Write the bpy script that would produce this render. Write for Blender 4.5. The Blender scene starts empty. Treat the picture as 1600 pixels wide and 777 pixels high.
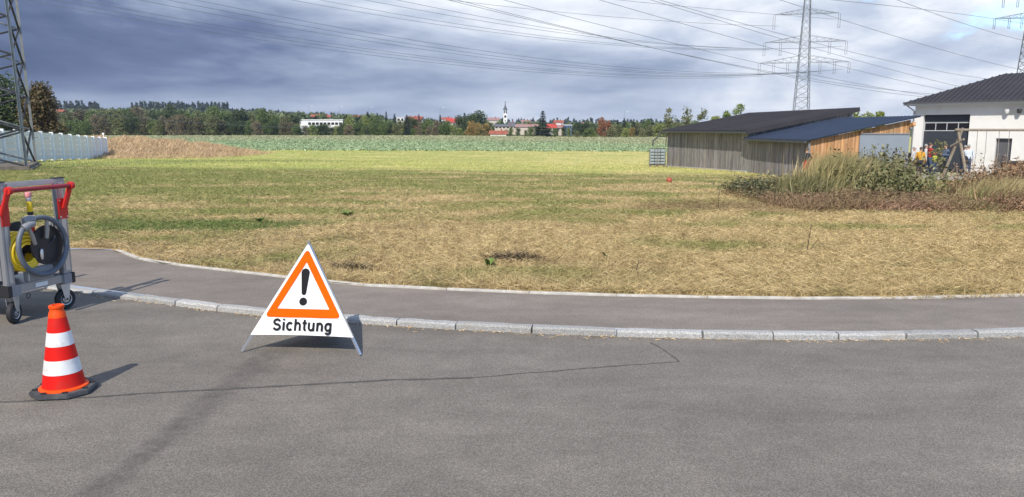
import bpy, bmesh, math, random
import numpy as np
from mathutils import Vector, Matrix

R = math.radians
rng = np.random.default_rng(7)
random.seed(7)
scene = bpy.context.scene
col = scene.collection

# ------------------------------------------------------------------ camera, light, exposure
CAM_H = 1.85
cam_data = bpy.data.cameras.new("camera")
cam_data.sensor_width = 36.0
cam_data.lens = 1170 / 1600 * 36.0
cam_data.clip_start = 0.05
cam_data.clip_end = 9000
cam = bpy.data.objects.new("camera", cam_data)
cam.location = (0, 0, CAM_H)
cam.rotation_euler = (R(81.0), 0, 0)
col.objects.link(cam)
scene.camera = cam

SUN_EL, SUN_AZ = R(45), R(16)          # shadows fall away from the camera, 16 degrees to the right
sun_data = bpy.data.lights.new("sun", 'SUN')
sun_data.energy = 4.0
sun_data.angle = R(0.6)
sun_data.color = (1.0, 0.93, 0.82)
sun = bpy.data.objects.new("sun", sun_data)
sd = Vector((math.sin(SUN_AZ) * math.cos(SUN_EL), math.cos(SUN_AZ) * math.cos(SUN_EL), -math.sin(SUN_EL)))
sun.rotation_euler = sd.to_track_quat('-Z', 'Y').to_euler()
sun.location = (-10, -30, 40)
col.objects.link(sun)

scene.view_settings.view_transform = 'Standard'
scene.view_settings.look = 'None'
scene.view_settings.exposure = 0.3
scene.view_settings.gamma = 1.0
scene.view_settings.use_curve_mapping = False
scene.cycles.max_bounces = 5
scene.cycles.use_denoising = True


class NT:
    """small helper round a node tree"""
    def __init__(s, tree):
        s.t = tree; s.n = tree.nodes; s.l = tree.links

    def node(s, kind, **kw):
        n = s.n.new(kind)
        for k, v in kw.items():
            setattr(n, k, v)
        return n

    def put(s, sock, v):
        if hasattr(v, 'is_linked') or isinstance(v, bpy.types.NodeSocket):
            s.l.new(v, sock)
        elif v is not None:
            if isinstance(v, (tuple, list)) and len(v) == 3 and sock.type == 'RGBA':
                v = (*v, 1)
            sock.default_value = v

    def math(s, op, a, b=None, c=None, clamp=False):
        n = s.node('ShaderNodeMath', operation=op, use_clamp=clamp)
        s.put(n.inputs[0], a)
        if b is not None: s.put(n.inputs[1], b)
        if c is not None: s.put(n.inputs[2], c)
        return n.outputs[0]

    def vmath(s, op, a, b=None):
        n = s.node('ShaderNodeVectorMath', operation=op)
        s.put(n.inputs[0], a)
        if b is not None: s.put(n.inputs[1], b)
        return n.outputs[0]

    def mix(s, f, a, b, mode='MIX'):
        n = s.node('ShaderNodeMix', data_type='RGBA', blend_type=mode)
        n.clamp_factor = True
        s.put(n.inputs[0], f); s.put(n.inputs[6], a); s.put(n.inputs[7], b)
        return n.outputs[2]

    def noise(s, vec, scale, detail=3, rough=0.55, dist=0.0):
        n = s.node('ShaderNodeTexNoise')
        s.put(n.inputs['Vector'], vec)
        n.inputs['Scale'].default_value = scale
        n.inputs['Detail'].default_value = detail
        n.inputs['Roughness'].default_value = rough
        n.inputs['Distortion'].default_value = dist
        return n.outputs['Fac']

    def voronoi(s, vec, scale, feature='F1'):
        n = s.node('ShaderNodeTexVoronoi', feature=feature)
        s.put(n.inputs['Vector'], vec)
        n.inputs['Scale'].default_value = scale
        return n

    def smooth(s, v, lo, hi):
        n = s.node('ShaderNodeMapRange', interpolation_type='SMOOTHSTEP')
        s.put(n.inputs[0], v)
        n.inputs[1].default_value = lo; n.inputs[2].default_value = hi
        return n.outputs[0]

    def lin(s, v, lo, hi, a=0.0, b=1.0):
        n = s.node('ShaderNodeMapRange')
        s.put(n.inputs[0], v)
        n.inputs[1].default_value = lo; n.inputs[2].default_value = hi
        n.inputs[3].default_value = a; n.inputs[4].default_value = b
        return n.outputs[0]

    def ramp(s, v, stops):
        n = s.node('ShaderNodeValToRGB')
        s.put(n.inputs[0], v)
        e = n.color_ramp.elements
        while len(e) < len(stops): e.new(0.5)
        for el, (p, c) in zip(e, stops):
            el.position = p
            el.color = (c, c, c, 1) if not isinstance(c, (tuple, list)) else (*c, 1)
        return n.outputs[0]

    def sep(s, v):
        n = s.node('ShaderNodeSeparateXYZ'); s.put(n.inputs[0], v)
        return n.outputs

    def comb(s, x, y, z):
        n = s.node('ShaderNodeCombineXYZ')
        for i, v in enumerate((x, y, z)): s.put(n.inputs[i], v)
        return n.outputs[0]

    def mul(s, vec, xyz):
        return s.vmath('MULTIPLY', vec, xyz)


# ------------------------------------------------------------------ sky: Nishita behind broken cloud layers
world = bpy.data.worlds.new("World")
scene.world = world
world.use_nodes = True
W = NT(world.node_tree)
W.n.clear()
sky = W.node('ShaderNodeTexSky', sky_type='NISHITA')
sky.sun_disc = False
sky.sun_elevation = SUN_EL
sky.sun_rotation = R(180) + SUN_AZ
sky.air_density = 1.0; sky.dust_density = 0.6; sky.ozone_density = 1.5
d = W.node('ShaderNodeTexCoord').outputs['Generated']
dx, dy, dz = W.sep(d)
zz = W.math('MAXIMUM', dz, 0.0)
den = W.math('ADD', zz, 0.16)
plane = W.comb(W.math('DIVIDE', dx, den), W.math('DIVIDE', dy, den), 0.0)   # a flat cloud deck seen in perspective
wob = W.noise(W.mul(plane, (0.7, 1.0, 1)), 0.5, 3)
plane2 = W.vmath('ADD', plane, W.comb(wob, wob, 0.0))
big = W.noise(W.vmath('ADD', W.mul(plane2, (0.36, 0.30, 1)), (1.7, 4.2, 0)), 1.0, 3, 0.5)
mid = W.noise(W.vmath('ADD', W.mul(plane2, (0.9, 1.0, 1)), (5.2, 1.1, 0)), 1.0, 5, 0.5)
puff = W.noise(W.mul(d, (2.6, 2.6, 10.0)), 1.0, 7, 0.55, 0.6)
wisp = W.noise(W.mul(d, (5.0, 5.0, 26.0)), 1.0, 6, 0.55, 0.4)
az = W.math('ARCTAN2', dx, dy)
wobble = W.math('MULTIPLY', W.math('SUBTRACT', puff, 0.5), 0.6)
# a thick rain bank to the left, thinner bright cloud to the right
left = W.smooth(W.math('ADD', az, wobble), 0.28, -0.46)
low = W.smooth(W.math('ADD', dz, W.math('MULTIPLY', wobble, 0.25)), 0.170, 0.085)
horizon_gap = W.smooth(W.math('ADD', dz, W.math('MULTIPLY', wobble, 0.08)), 0.032, 0.070)
bank = W.math('MULTIPLY', W.math('MULTIPLY', left, low), horizon_gap)
heap = W.noise(W.vmath('ADD', W.mul(d, (5.5, 5.5, 13.0)), (3.3, 0.7, 1.9)), 1.0, 9, 0.58, 0.35)
right = W.smooth(az, -0.05, 0.45)
shade = W.math('ADD', W.math('MULTIPLY', W.math('SUBTRACT', mid, 0.5), 0.8), W.math('MULTIPLY', W.math('SUBTRACT', wisp, 0.5), 0.45))
shade = W.math('ADD', shade, W.math('MULTIPLY', W.math('SUBTRACT', puff, 0.5), 1.0))
shade = W.math('ADD', shade, W.math('MULTIPLY', W.math('SUBTRACT', heap, 0.5), W.lin(right, 0, 1, 0.45, 1.25)))
base = W.math('ADD', W.lin(az, -0.62, 0.25, 0.44, 0.73), W.lin(dz, 0.05, 0.16, 0.0, 0.14))
lum = W.math('SUBTRACT', W.math('ADD', base, W.math('MULTIPLY', shade, 0.80)), W.math('MULTIPLY', bank, 0.45))
cloud = W.ramp(lum, [(0.0, (0.070, 0.102, 0.195)), (0.22, (0.118, 0.158, 0.278)), (0.45, (0.258, 0.312, 0.44)),
                     (0.70, (0.455, 0.515, 0.635)), (1.0, (0.84, 0.86, 0.90))])
cover = W.math('ADD', W.math('ADD', W.math('MULTIPLY', big, 0.8), W.math('MULTIPLY', mid, 0.4)), W.math('MULTIPLY', heap, 0.6))
gap = W.smooth(W.math('ADD', W.math('SUBTRACT', W.math('MULTIPLY', W.math('MINIMUM', az, 0.62), 0.7), cover), W.math('MULTIPLY', W.math('MINIMUM', dz, 0.19), 3.5)), -0.17, -0.06)
skyb = W.mix(1.0, sky.outputs[0], (1.6, 1.85, 2.1), 'MULTIPLY')
cloud10 = W.mix(1.0, cloud, (10.8, 10.8, 10.7), 'MULTIPLY')
for nd in W.n:
    if nd.type == 'MIX': nd.clamp_result = False
final = W.mix(gap, cloud10, skyb)
bg = W.node('ShaderNodeBackground')
bg.inputs[1].default_value = 0.1
W.l.new(final, bg.inputs[0])
out = W.node('ShaderNodeOutputWorld')
W.l.new(bg.outputs[0], out.inputs[0])


# ------------------------------------------------------------------ materials
MATS = {}


def new_mat(name):
    m = bpy.data.materials.new(name)
    m.use_nodes = True
    t = NT(m.node_tree)
    b = t.n['Principled BSDF']
    MATS[name] = m
    return m, t, b


def mat(name, c, rough=0.6, metal=0.0, var=0.12, scale=6.0, bump=0.0, bscale=40.0, dirt=None, spec=None, coord='Object'):
    """plain procedural surface: base colour broken up by two noises, optional dirt colour and bump"""
    if name in MATS: return MATS[name]
    m, t, b = new_mat(name)
    tc = t.node('ShaderNodeTexCoord').outputs[coord]
    n1 = t.noise(tc, scale, 5)
    k = t.lin(n1, 0.3, 0.7, 1 - var, 1 + var)
    kc = t.comb(k, k, k)
    cc = t.mix(1.0, c, kc, 'MULTIPLY')
    if dirt:
        n2 = t.noise(tc, scale * 0.37, 6, 0.65)
        cc = t.mix(t.smooth(n2, 0.48, 0.75), cc, dirt)
    t.put(b.inputs['Base Color'], cc)
    b.inputs['Roughness'].default_value = rough
    b.inputs['Metallic'].default_value = metal
    if spec is not None: b.inputs['Specular IOR Level'].default_value = spec
    if bump:
        bn = t.node('ShaderNodeBump'); bn.inputs['Strength'].default_value = bump; bn.inputs['Distance'].default_value = 0.01
        t.put(bn.inputs['Height'], t.noise(tc, bscale, 4)); t.l.new(bn.outputs[0], b.inputs['Normal'])
    return m


def field_color(t, pos):
    """colour of the mown field by place: straw verge, green patches, windrows"""
    x, y, z = t.sep(pos)
    rows = t.noise(t.mul(pos, (0.10, 0.42, 0)), 1.0, 4, 0.6, 0.3)
    patch = t.noise(t.mul(pos, (0.55, 0.8, 0)), 1.0, 5, 0.6, 0.4)
    tiny = t.noise(t.mul(pos, (4, 5, 0)), 1.0, 4, 0.6)
    g = t.ramp(t.math('DIVIDE', y, 100.0), [(0.08, 0.06), (0.125, 0.22), (0.18, 0.40), (0.26, 0.56), (0.36, 0.66), (0.46, 0.5), (0.75, 0.42)])
    g = t.math('ADD', g, t.math('MULTIPLY', t.math('SUBTRACT', rows, 0.5), 2.2))
    g = t.math('ADD', g, t.math('MULTIPLY', t.math('SUBTRACT', patch, 0.5), 2.0))
    blot = t.noise(t.mul(pos, (0.22, 0.5, 0)), 1.0, 4, 0.55, 0.8)
    g = t.math('ADD', g, t.math('MULTIPLY', t.math('SUBTRACT', blot, 0.5), 2.4))
    soil0 = t.noise(t.vmath('ADD', t.mul(pos, (1.1, 1.9, 0)), (9, 4, 0)), 1.0, 5, 0.65, 0.5)
    leftgreen = t.math('MULTIPLY', t.lin(x, -14, 6, 0.30, -0.06), t.smooth(y, 10.5, 15.5))
    g = t.math('ADD', g, leftgreen)
    far = t.smooth(t.math('ADD', y, t.math('MULTIPLY', rows, 9.0)), 42, 49)
    straw = t.mix(t.smooth(tiny, 0.3, 0.7), (0.33, 0.24, 0.115), (0.63, 0.49, 0.265))
    straw = t.mix(t.smooth(patch, 0.56, 0.75), straw, (0.25, 0.165, 0.09))
    straw = t.mix(t.math('MULTIPLY', t.smooth(blot, 0.50, 0.66), 0.55), straw, t.mix(t.smooth(tiny, 0.3, 0.7), (0.20, 0.135, 0.07), (0.42, 0.31, 0.17)))
    straw = t.mix(t.math('MULTIPLY', t.smooth(soil0, 0.54, 0.70), 0.6), straw, (0.27, 0.25, 0.10))
    straw = t.mix(far, straw, t.mix(t.smooth(tiny, 0.35, 0.65), (0.50, 0.45, 0.16), (0.68, 0.62, 0.26)))
    green = t.mix(t.smooth(tiny, 0.3, 0.7), (0.12, 0.15, 0.035), (0.29, 0.30, 0.10))
    green = t.mix(far, green, t.mix(t.smooth(tiny, 0.35, 0.65), (0.31, 0.36, 0.09), (0.48, 0.50, 0.16)))
    c = t.mix(t.smooth(g, 0.15, 0.85), straw, green)
    # lush strip by the left end of the pavement, bare brown strip beside the weeds
    def spot(cx, cy, rx, ry):
        a = t.math('POWER', t.math('DIVIDE', t.math('SUBTRACT', x, cx), rx), 2.0)
        bb = t.math('POWER', t.math('DIVIDE', t.math('SUBTRACT', y, cy), ry), 2.0)
        e = t.math('SUBTRACT', t.math('ADD', a, bb), t.math('MULTIPLY', t.math('SUBTRACT', patch, 0.5), 3.0))
        return t.smooth(e, 1.2, 0.3)
    soil = t.noise(t.mul(pos, (0.9, 1.5, 0)), 1.3, 5, 0.65)
    c = t.mix(t.math('MULTIPLY', t.smooth(soil, 0.60, 0.72), 0.7), c, (0.17, 0.115, 0.065))
    lush = spot(-6.3, 13.9, 3.2, 1.1)
    c = t.mix(lush, c, t.mix(t.smooth(tiny, 0.3, 0.7), (0.06, 0.11, 0.022), (0.13, 0.20, 0.045)))
    c = t.mix(t.math('MULTIPLY', spot(6.2, 18.2, 4.5, 1.8), 0.75), c, (0.19, 0.125, 0.07))
    return c, tiny


m, t, b = new_mat('field')
pos = t.node('ShaderNodeNewGeometry').outputs['Position']
c, tiny = field_color(t, pos)
x_, y_, z_ = t.sep(pos)
fl = t.noise(t.mul(pos, (0.01, 0.02, 0)), 1.0, 4)
c = t.mix(t.smooth(y_, 350, 420), c, t.mix(t.smooth(fl, 0.4, 0.6), (0.07, 0.09, 0.03), (0.13, 0.13, 0.05)))
t.put(b.inputs['Base Color'], t.mix(1.0, c, (0.82, 0.8, 0.78), 'MULTIPLY'))
b.inputs['Roughness'].default_value = 0.95
b.inputs['Specular IOR Level'].default_value = 0.1
bn = t.node('ShaderNodeBump'); bn.inputs['Strength'].default_value = 0.6; bn.inputs['Distance'].default_value = 0.06
t.put(bn.inputs['Height'], t.noise(pos, 5.0, 6, 0.7)); t.l.new(bn.outputs[0], b.inputs['Normal'])

m, t, b = new_mat('grass_blade')
pos = t.node('ShaderNodeNewGeometry').outputs['Position']
c, tiny = field_color(t, pos)
at = t.node('ShaderNodeAttribute', attribute_name='tint').outputs['Fac']
k = t.lin(at, 0, 1, 0.50, 1.45)
c = t.mix(1.0, c, t.comb(k, k, k), 'MULTIPLY')
at2 = t.node('ShaderNodeAttribute', attribute_name='dry').outputs['Fac']
c = t.mix(t.math('MULTIPLY', at2, 0.55), c, (0.50, 0.39, 0.19))
t.put(b.inputs['Base Color'], c)
b.inputs['Roughness'].default_value = 0.8
b.inputs['Specular IOR Level'].default_value = 0.2


def leaf_mat(name, dark, light, rough=0.7, spec=0.25):
    m, t, b = new_mat(name)
    at = t.node('ShaderNodeAttribute', attribute_name='tint').outputs['Fac']
    oi = t.node('ShaderNodeObjectInfo').outputs['Random']
    c = t.mix(at, dark, light)
    k = t.lin(oi, 0, 1, 0.78, 1.22)
    c = t.mix(1.0, c, t.comb(k, t.lin(oi, 0, 1, 0.85, 1.15), k), 'MULTIPLY')
    t.put(b.inputs['Base Color'], c)
    b.inputs['Roughness'].default_value = rough
    b.inputs['Specular IOR Level'].default_value = spec
    return m


leaf_mat('leaf_olive', (0.061, 0.074, 0.030), (0.216, 0.223, 0.095))
leaf_mat('leaf_green', (0.038, 0.068, 0.019), (0.155, 0.209, 0.061))
leaf_mat('leaf_dark', (0.024, 0.043, 0.019), (0.088, 0.121, 0.047))
leaf_mat('leaf_light', (0.095, 0.128, 0.030), (0.297, 0.338, 0.101))
leaf_mat('leaf_brown', (0.068, 0.057, 0.034), (0.230, 0.196, 0.115))
leaf_mat('leaf_rust', (0.162, 0.061, 0.030), (0.446, 0.189, 0.095))
leaf_mat('leaf_amber', (0.149, 0.101, 0.034), (0.405, 0.290, 0.101))
leaf_mat('leaf_maroon', (0.036, 0.036, 0.018), (0.145, 0.11, 0.05))
leaf_mat('conifer', (0.012, 0.024, 0.017), (0.045, 0.068, 0.045))
leaf_mat('far_conifer', (0.022, 0.036, 0.03), (0.06, 0.085, 0.07))
leaf_mat('far_green', (0.061, 0.088, 0.038), (0.176, 0.209, 0.095))
m, t, b = new_mat('crop_leaf')
at = t.node('ShaderNodeAttribute', attribute_name='tint').outputs['Fac']
pos = t.node('ShaderNodeNewGeometry').outputs['Position']
pn = t.noise(t.mul(pos, (.035, .012, 0)), 1.0, 4)
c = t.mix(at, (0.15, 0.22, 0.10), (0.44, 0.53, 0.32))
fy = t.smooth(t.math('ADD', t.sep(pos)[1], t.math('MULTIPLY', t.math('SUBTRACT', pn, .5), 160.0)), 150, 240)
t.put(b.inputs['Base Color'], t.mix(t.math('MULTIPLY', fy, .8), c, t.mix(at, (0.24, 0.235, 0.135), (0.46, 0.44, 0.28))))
b.inputs['Roughness'].default_value = .75; b.inputs['Specular IOR Level'].default_value = .2
leaf_mat('mound_straw', (0.27, 0.185, 0.10), (0.68, 0.52, 0.31))
leaf_mat('weed_green', (0.08, 0.085, 0.035), (0.29, 0.275, 0.135))
leaf_mat('weed_straw', (0.20, 0.175, 0.075), (0.50, 0.425, 0.215))
leaf_mat('weed_brown', (0.14, 0.085, 0.052), (0.41, 0.27, 0.16))
leaf_mat('weed_dark', (0.034, 0.041, 0.022), (0.149, 0.155, 0.081))
leaf_mat('dock_leaf', (0.07, 0.12, 0.025), (0.15, 0.22, 0.06))
leaf_mat('heap_brown', (0.06, 0.042, 0.028), (0.24, 0.165, 0.10))
mat('bark', (0.09, 0.07, 0.05), 0.9, var=0.3)

# asphalt: aggregate speckle, worn patches, a dark ragged-edged streak mixed into the colour, pale specks
def asphalt(name, c0, c1, streak):
    m, t, b = new_mat(name)
    pos = t.node('ShaderNodeNewGeometry').outputs['Position']
    x, y, z = t.sep(pos)
    v = t.voronoi(pos, 120.0)
    grain = t.noise(pos, 62.0, 5, 0.8)
    wear = t.noise(t.mul(pos, (0.5, 0.9, 1)), 0.9, 5, 0.6)
    patch = t.noise(t.mul(pos, (1, 1.6, 1)), 2.6, 6, 0.65, 0.4)
    f = t.math('ADD', t.math('MULTIPLY', grain, 0.62), t.math('MULTIPLY', v.outputs['Distance'], 0.5))
    c = t.mix(t.smooth(f, 0.22, 0.80), c0, c1)
    k = t.lin(wear, 0.3, 0.7, 0.82, 1.14)
    c = t.mix(1.0, c, t.comb(k, k, k), 'MULTIPLY')
    k = t.lin(patch, 0.3, 0.7, 0.86, 1.10)
    c = t.mix(1.0, c, t.comb(k, k, k), 'MULTIPLY')
    v2 = t.voronoi(pos, 34.0)
    spk = t.math('MULTIPLY', t.smooth(v2.outputs['Distance'], 0.10, 0.05), t.smooth(t.noise(pos, 7.0, 2), 0.55, 0.62))
    c = t.mix(t.math('MULTIPLY', spk, 0.6), c, (0.42, 0.39, 0.35))
    v3 = t.voronoi(t.vmath('ADD', pos, (7, 3, 0)), 4.0)
    dk = t.smooth(t.math('ADD', v3.outputs['Distance'], t.math('MULTIPLY', grain, 0.06)), 0.075, 0.05)
    c = t.mix(t.math('MULTIPLY', dk, 0.55), c, (0.04, 0.036, 0.034))
    rut = t.noise(t.mul(pos, (0.10, 2.4, 1)), 1.0, 4, 0.6)
    k = t.lin(rut, 0.35, 0.65, 0.93, 1.05)
    c = t.mix(1.0, c, t.comb(k, k, k), 'MULTIPLY')
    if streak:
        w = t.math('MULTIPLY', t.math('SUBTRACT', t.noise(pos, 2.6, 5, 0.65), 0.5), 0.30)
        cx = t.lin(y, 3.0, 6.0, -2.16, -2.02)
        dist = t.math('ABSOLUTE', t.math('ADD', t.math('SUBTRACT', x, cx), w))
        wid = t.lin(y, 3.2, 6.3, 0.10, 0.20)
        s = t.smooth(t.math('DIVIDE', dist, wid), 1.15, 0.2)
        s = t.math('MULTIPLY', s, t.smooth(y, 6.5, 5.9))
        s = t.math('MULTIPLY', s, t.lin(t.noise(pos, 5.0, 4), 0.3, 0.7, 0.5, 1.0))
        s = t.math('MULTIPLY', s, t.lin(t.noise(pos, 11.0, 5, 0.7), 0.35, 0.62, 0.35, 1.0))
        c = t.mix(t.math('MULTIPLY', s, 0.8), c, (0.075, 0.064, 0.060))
    t.put(b.inputs['Base Color'], c)
    b.inputs['Roughness'].default_value = 0.88
    b.inputs['Specular IOR Level'].default_value = 0.3
    bn = t.node('ShaderNodeBump'); bn.inputs['Strength'].default_value = 0.55; bn.inputs['Distance'].default_value = 0.004
    t.put(bn.inputs['Height'], f); t.l.new(bn.outputs[0], b.inputs['Normal'])


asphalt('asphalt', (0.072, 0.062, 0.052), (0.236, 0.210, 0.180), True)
asphalt('pavement_asphalt', (0.115, 0.096, 0.081), (0.262, 0.224, 0.191), False)
mat('tar', (0.085, 0.077, 0.07), 0.85, var=0.3, scale=30, coord='Generated')

m, t, b = new_mat('granite')
tc = t.node('ShaderNodeNewGeometry').outputs['Position']
g1 = t.noise(tc, 95, 4, 0.75)
g2 = t.noise(tc, 3.0, 4)
oi = t.node('ShaderNodeObjectInfo').outputs['Random']
c = t.ramp(g1, [(0.30, (0.10, 0.10, 0.10)), (0.42, (0.27, 0.265, 0.255)), (0.54, (0.41, 0.405, 0.39)), (0.68, (0.60, 0.59, 0.57))])
c = t.mix(t.math('MULTIPLY', t.smooth(g2, 0.5, 0.75), 0.5), c, (0.33, 0.29, 0.24))
k = t.lin(oi, 0, 1, 0.78, 1.16)
t.put(b.inputs['Base Color'], t.mix(1.0, c, t.comb(k, k, k), 'MULTIPLY'))
b.inputs['Roughness'].default_value = 0.8
bn = t.node('ShaderNodeBump'); bn.inputs['Strength'].default_value = 0.7; bn.inputs['Distance'].default_value = 0.008
t.put(bn.inputs['Height'], g1); t.l.new(bn.outputs[0], b.inputs['Normal'])

mat('edging', (0.46, 0.44, 0.40), 0.9, var=0.2, scale=9, dirt=(0.38, 0.34, 0.28), bump=0.4, bscale=90)
mat('steel_galv', (0.24, 0.24, 0.225), 0.5, 0.55, var=0.15, scale=3)
mat('steel_dark', (0.06, 0.06, 0.064), 0.55, 0.3, var=0.2, scale=3)
mat('steel_far', (0.13, 0.14, 0.155), 0.6, 0.2)
mat('wire', (0.15, 0.16, 0.18), 0.5, 0.3)
mat('insulator', (0.09, 0.07, 0.07), 0.3)
mat('concrete', (0.30, 0.275, 0.24), 0.9, var=0.2, scale=2, dirt=(0.2, 0.17, 0.13), bump=0.5, bscale=30)
mat('fence_white', (0.86, 0.86, 0.86), 0.8, var=0.08, scale=2)
mat('fence_panel', (0.60, 0.62, 0.64), 0.85, var=0.12, scale=2.5, dirt=(0.50, 0.52, 0.53))
mat('plaster', (0.74, 0.73, 0.71), 0.85, var=0.05, scale=1.2, dirt=(0.62, 0.61, 0.58), bump=0.2, bscale=60)
mat('fascia_white', (0.66, 0.66, 0.65), 0.6, var=0.05)
mat('roof_dark', (0.042, 0.039, 0.045), 0.65, var=0.12, scale=0.9, dirt=(0.055, 0.05, 0.053), spec=0.25)
mat('roof_blue', (0.032, 0.044, 0.078), 0.45, 0.0, var=0.12, scale=0.8, spec=0.4)
mat('gate_dark', (0.035, 0.042, 0.055), 0.5, var=0.1)
mat('gate_light', (0.42, 0.43, 0.45), 0.5, var=0.05)
mat('glass_dark', (0.02, 0.022, 0.028), 0.08, var=0.05, spec=0.6)
mat('door_grey', (0.10, 0.10, 0.11), 0.5, var=0.08)
mat('sliding_door', (0.235, 0.27, 0.32), 0.6, var=0.05, scale=1.2)
mat('zinc', (0.32, 0.335, 0.35), 0.45, 0.6, var=0.1)
mat('dark_pipe', (0.08, 0.085, 0.09), 0.5, 0.2)


def plank_mat(name, c0, c1, c2):
    m, t, b = new_mat(name)
    tc = t.node('ShaderNodeTexCoord').outputs['Object']
    oi = t.node('ShaderNodeObjectInfo').outputs['Random']
    off = t.comb(t.math('MULTIPLY', oi, 40.0), t.math('MULTIPLY', oi, 17.0), t.math('MULTIPLY', oi, 9.0))
    p = t.vmath('ADD', tc, off)
    grain = t.noise(t.mul(p, (30, 30, 1.2)), 1.0, 5, 0.65)
    blot = t.noise(t.mul(p, (2, 2, 0.8)), 1.0, 4)
    c = t.mix(t.smooth(grain, 0.3, 0.7), c0, c1)
    c = t.mix(t.smooth(blot, 0.45, 0.75), c, c2)
    k = t.lin(oi, 0, 1, 0.72, 1.28)
    t.put(b.inputs['Base Color'], t.mix(1.0, c, t.comb(k, k, k), 'MULTIPLY'))
    b.inputs['Roughness'].default_value = 0.85
    b.inputs['Specular IOR Level'].default_value = 0.2


plank_mat('plank_grey', (0.12, 0.114, 0.119), (0.39, 0.37, 0.38), (0.27, 0.235, 0.21))
plank_mat('plank_orange', (0.30, 0.145, 0.065), (0.58, 0.34, 0.17), (0.44, 0.28, 0.16))
plank_mat('fence_plank', (0.58, 0.585, 0.59), (0.78, 0.785, 0.79), (0.66, 0.665, 0.66))
plank_mat('swing_wood', (0.16, 0.135, 0.105), (0.34, 0.29, 0.23), (0.24, 0.19, 0.14))
plank_mat('log_wood', (0.16, 0.09, 0.045), (0.38, 0.22, 0.11), (0.24, 0.15, 0.09))

mat('sign_white', (0.74, 0.735, 0.72), 0.6, var=0.03, scale=4, dirt=(0.70, 0.69, 0.67), bump=0.12, bscale=8, spec=0.15)
mat('sign_orange', (0.80, 0.10, 0.002), 0.7, var=0.06, scale=5, spec=0.05)
mat('sign_black', (0.016, 0.016, 0.019), 0.8, var=0.1, spec=0.1)
mat('alu', (0.55, 0.56, 0.58), 0.35, 0.75, var=0.08)
mat('alu_panel', (0.34, 0.35, 0.37), 0.38, 0.6, var=0.07, scale=2)
mat('cone_red', (0.62, 0.010, 0.006), 0.5, var=0.08, scale=12, dirt=(0.46, 0.03, 0.02), spec=0.2)
mat('cone_orange', (0.78, 0.075, 0.006), 0.5, var=0.08, scale=12, spec=0.2)
mat('cone_white', (0.70, 0.70, 0.69), 0.4, var=0.05, scale=25, dirt=(0.52, 0.50, 0.47))
mat('rubber_base', (0.055, 0.058, 0.065), 0.75, var=0.25, scale=14, dirt=(0.12, 0.12, 0.12), bump=0.3, bscale=40)
mat('tyre', (0.018, 0.018, 0.02), 0.75, var=0.2)
mat('plastic_black', (0.02, 0.02, 0.023), 0.45, var=0.15)
mat('red_paint', (0.55, 0.022, 0.018), 0.35, var=0.05)
mat('red_dark', (0.30, 0.02, 0.03), 0.4, var=0.05)
mat('yellow_hose', (0.88, 0.60, 0.02), 0.4, var=0.06)
mat('grey_hose', (0.11, 0.125, 0.15), 0.5, var=0.1)
mat('grey_block', (0.24, 0.24, 0.245), 0.5, var=0.06)
mat('wood_handle', (0.34, 0.29, 0.24), 0.6)
mat('pink_tip', (0.75, 0.30, 0.32), 0.5)
mat('ibc_tank', (0.30, 0.35, 0.38), 0.45, var=0.1)
mat('ball_red', (0.38, 0.075, 0.04), 0.45, var=0.06)
mat('rope', (0.30, 0.28, 0.24), 0.9)
mat('yard', (0.36, 0.345, 0.32), 0.9, var=0.15, scale=0.8, dirt=(0.28, 0.25, 0.21), coord='Generated')
mat('house_white', (0.74, 0.74, 0.73), 0.8, var=0.04)
mat('house_cream', (0.52, 0.46, 0.38), 0.8, var=0.06)
mat('house_blue', (0.10, 0.17, 0.40), 0.7)
mat('roof_red', (0.30, 0.085, 0.05), 0.8, var=0.2, scale=0.5)
mat('roof_bright', (0.40, 0.05, 0.035), 0.8, var=0.15, scale=0.5)
mat('roof_rose', (0.30, 0.17, 0.16), 0.8, var=0.15, scale=0.5)
mat('roof_slate', (0.10, 0.105, 0.13), 0.7, var=0.15)
mat('blue_panel', (0.03, 0.12, 0.42), 0.5)
mat('skin', (0.46, 0.26, 0.18), 0.6)
mat('hair_grey', (0.32, 0.31, 0.30), 0.8)
mat('hair_brown', (0.10, 0.065, 0.04), 0.8)
mat('trousers_dark', (0.028, 0.032, 0.05), 0.85)
mat('trousers_blue', (0.05, 0.075, 0.13), 0.85)
mat('shoe', (0.03, 0.025, 0.022), 0.6)
for nm, cc in dict(shirt_yellow=(0.58, 0.30, 0.03), shirt_red=(0.42, 0.035, 0.03), shirt_white=(0.60, 0.66, 0.74), shirt_grey=(0.52, 0.50, 0.50),
                   shirt_blue=(0.09, 0.13, 0.20), shirt_navy=(0.04, 0.045, 0.085), shirt_black=(0.025, 0.027, 0.035), vest_yellow=(0.42, 0.46, 0.05)).items():
    mat(nm, cc, 0.85, var=0.12, scale=5)
m, t, b = new_mat('shirt_stripe')
tc = t.node('ShaderNodeTexCoord').outputs['Object']
wv = t.math('FRACT', t.math('MULTIPLY', t.sep(tc)[2], 9.0))
t.put(b.inputs['Base Color'], t.mix(t.smooth(wv, 0.60, 0.68), (0.52, 0.03, 0.03), (0.05, 0.02, 0.025)))
b.inputs['Roughness'].default_value = 0.85


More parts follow.
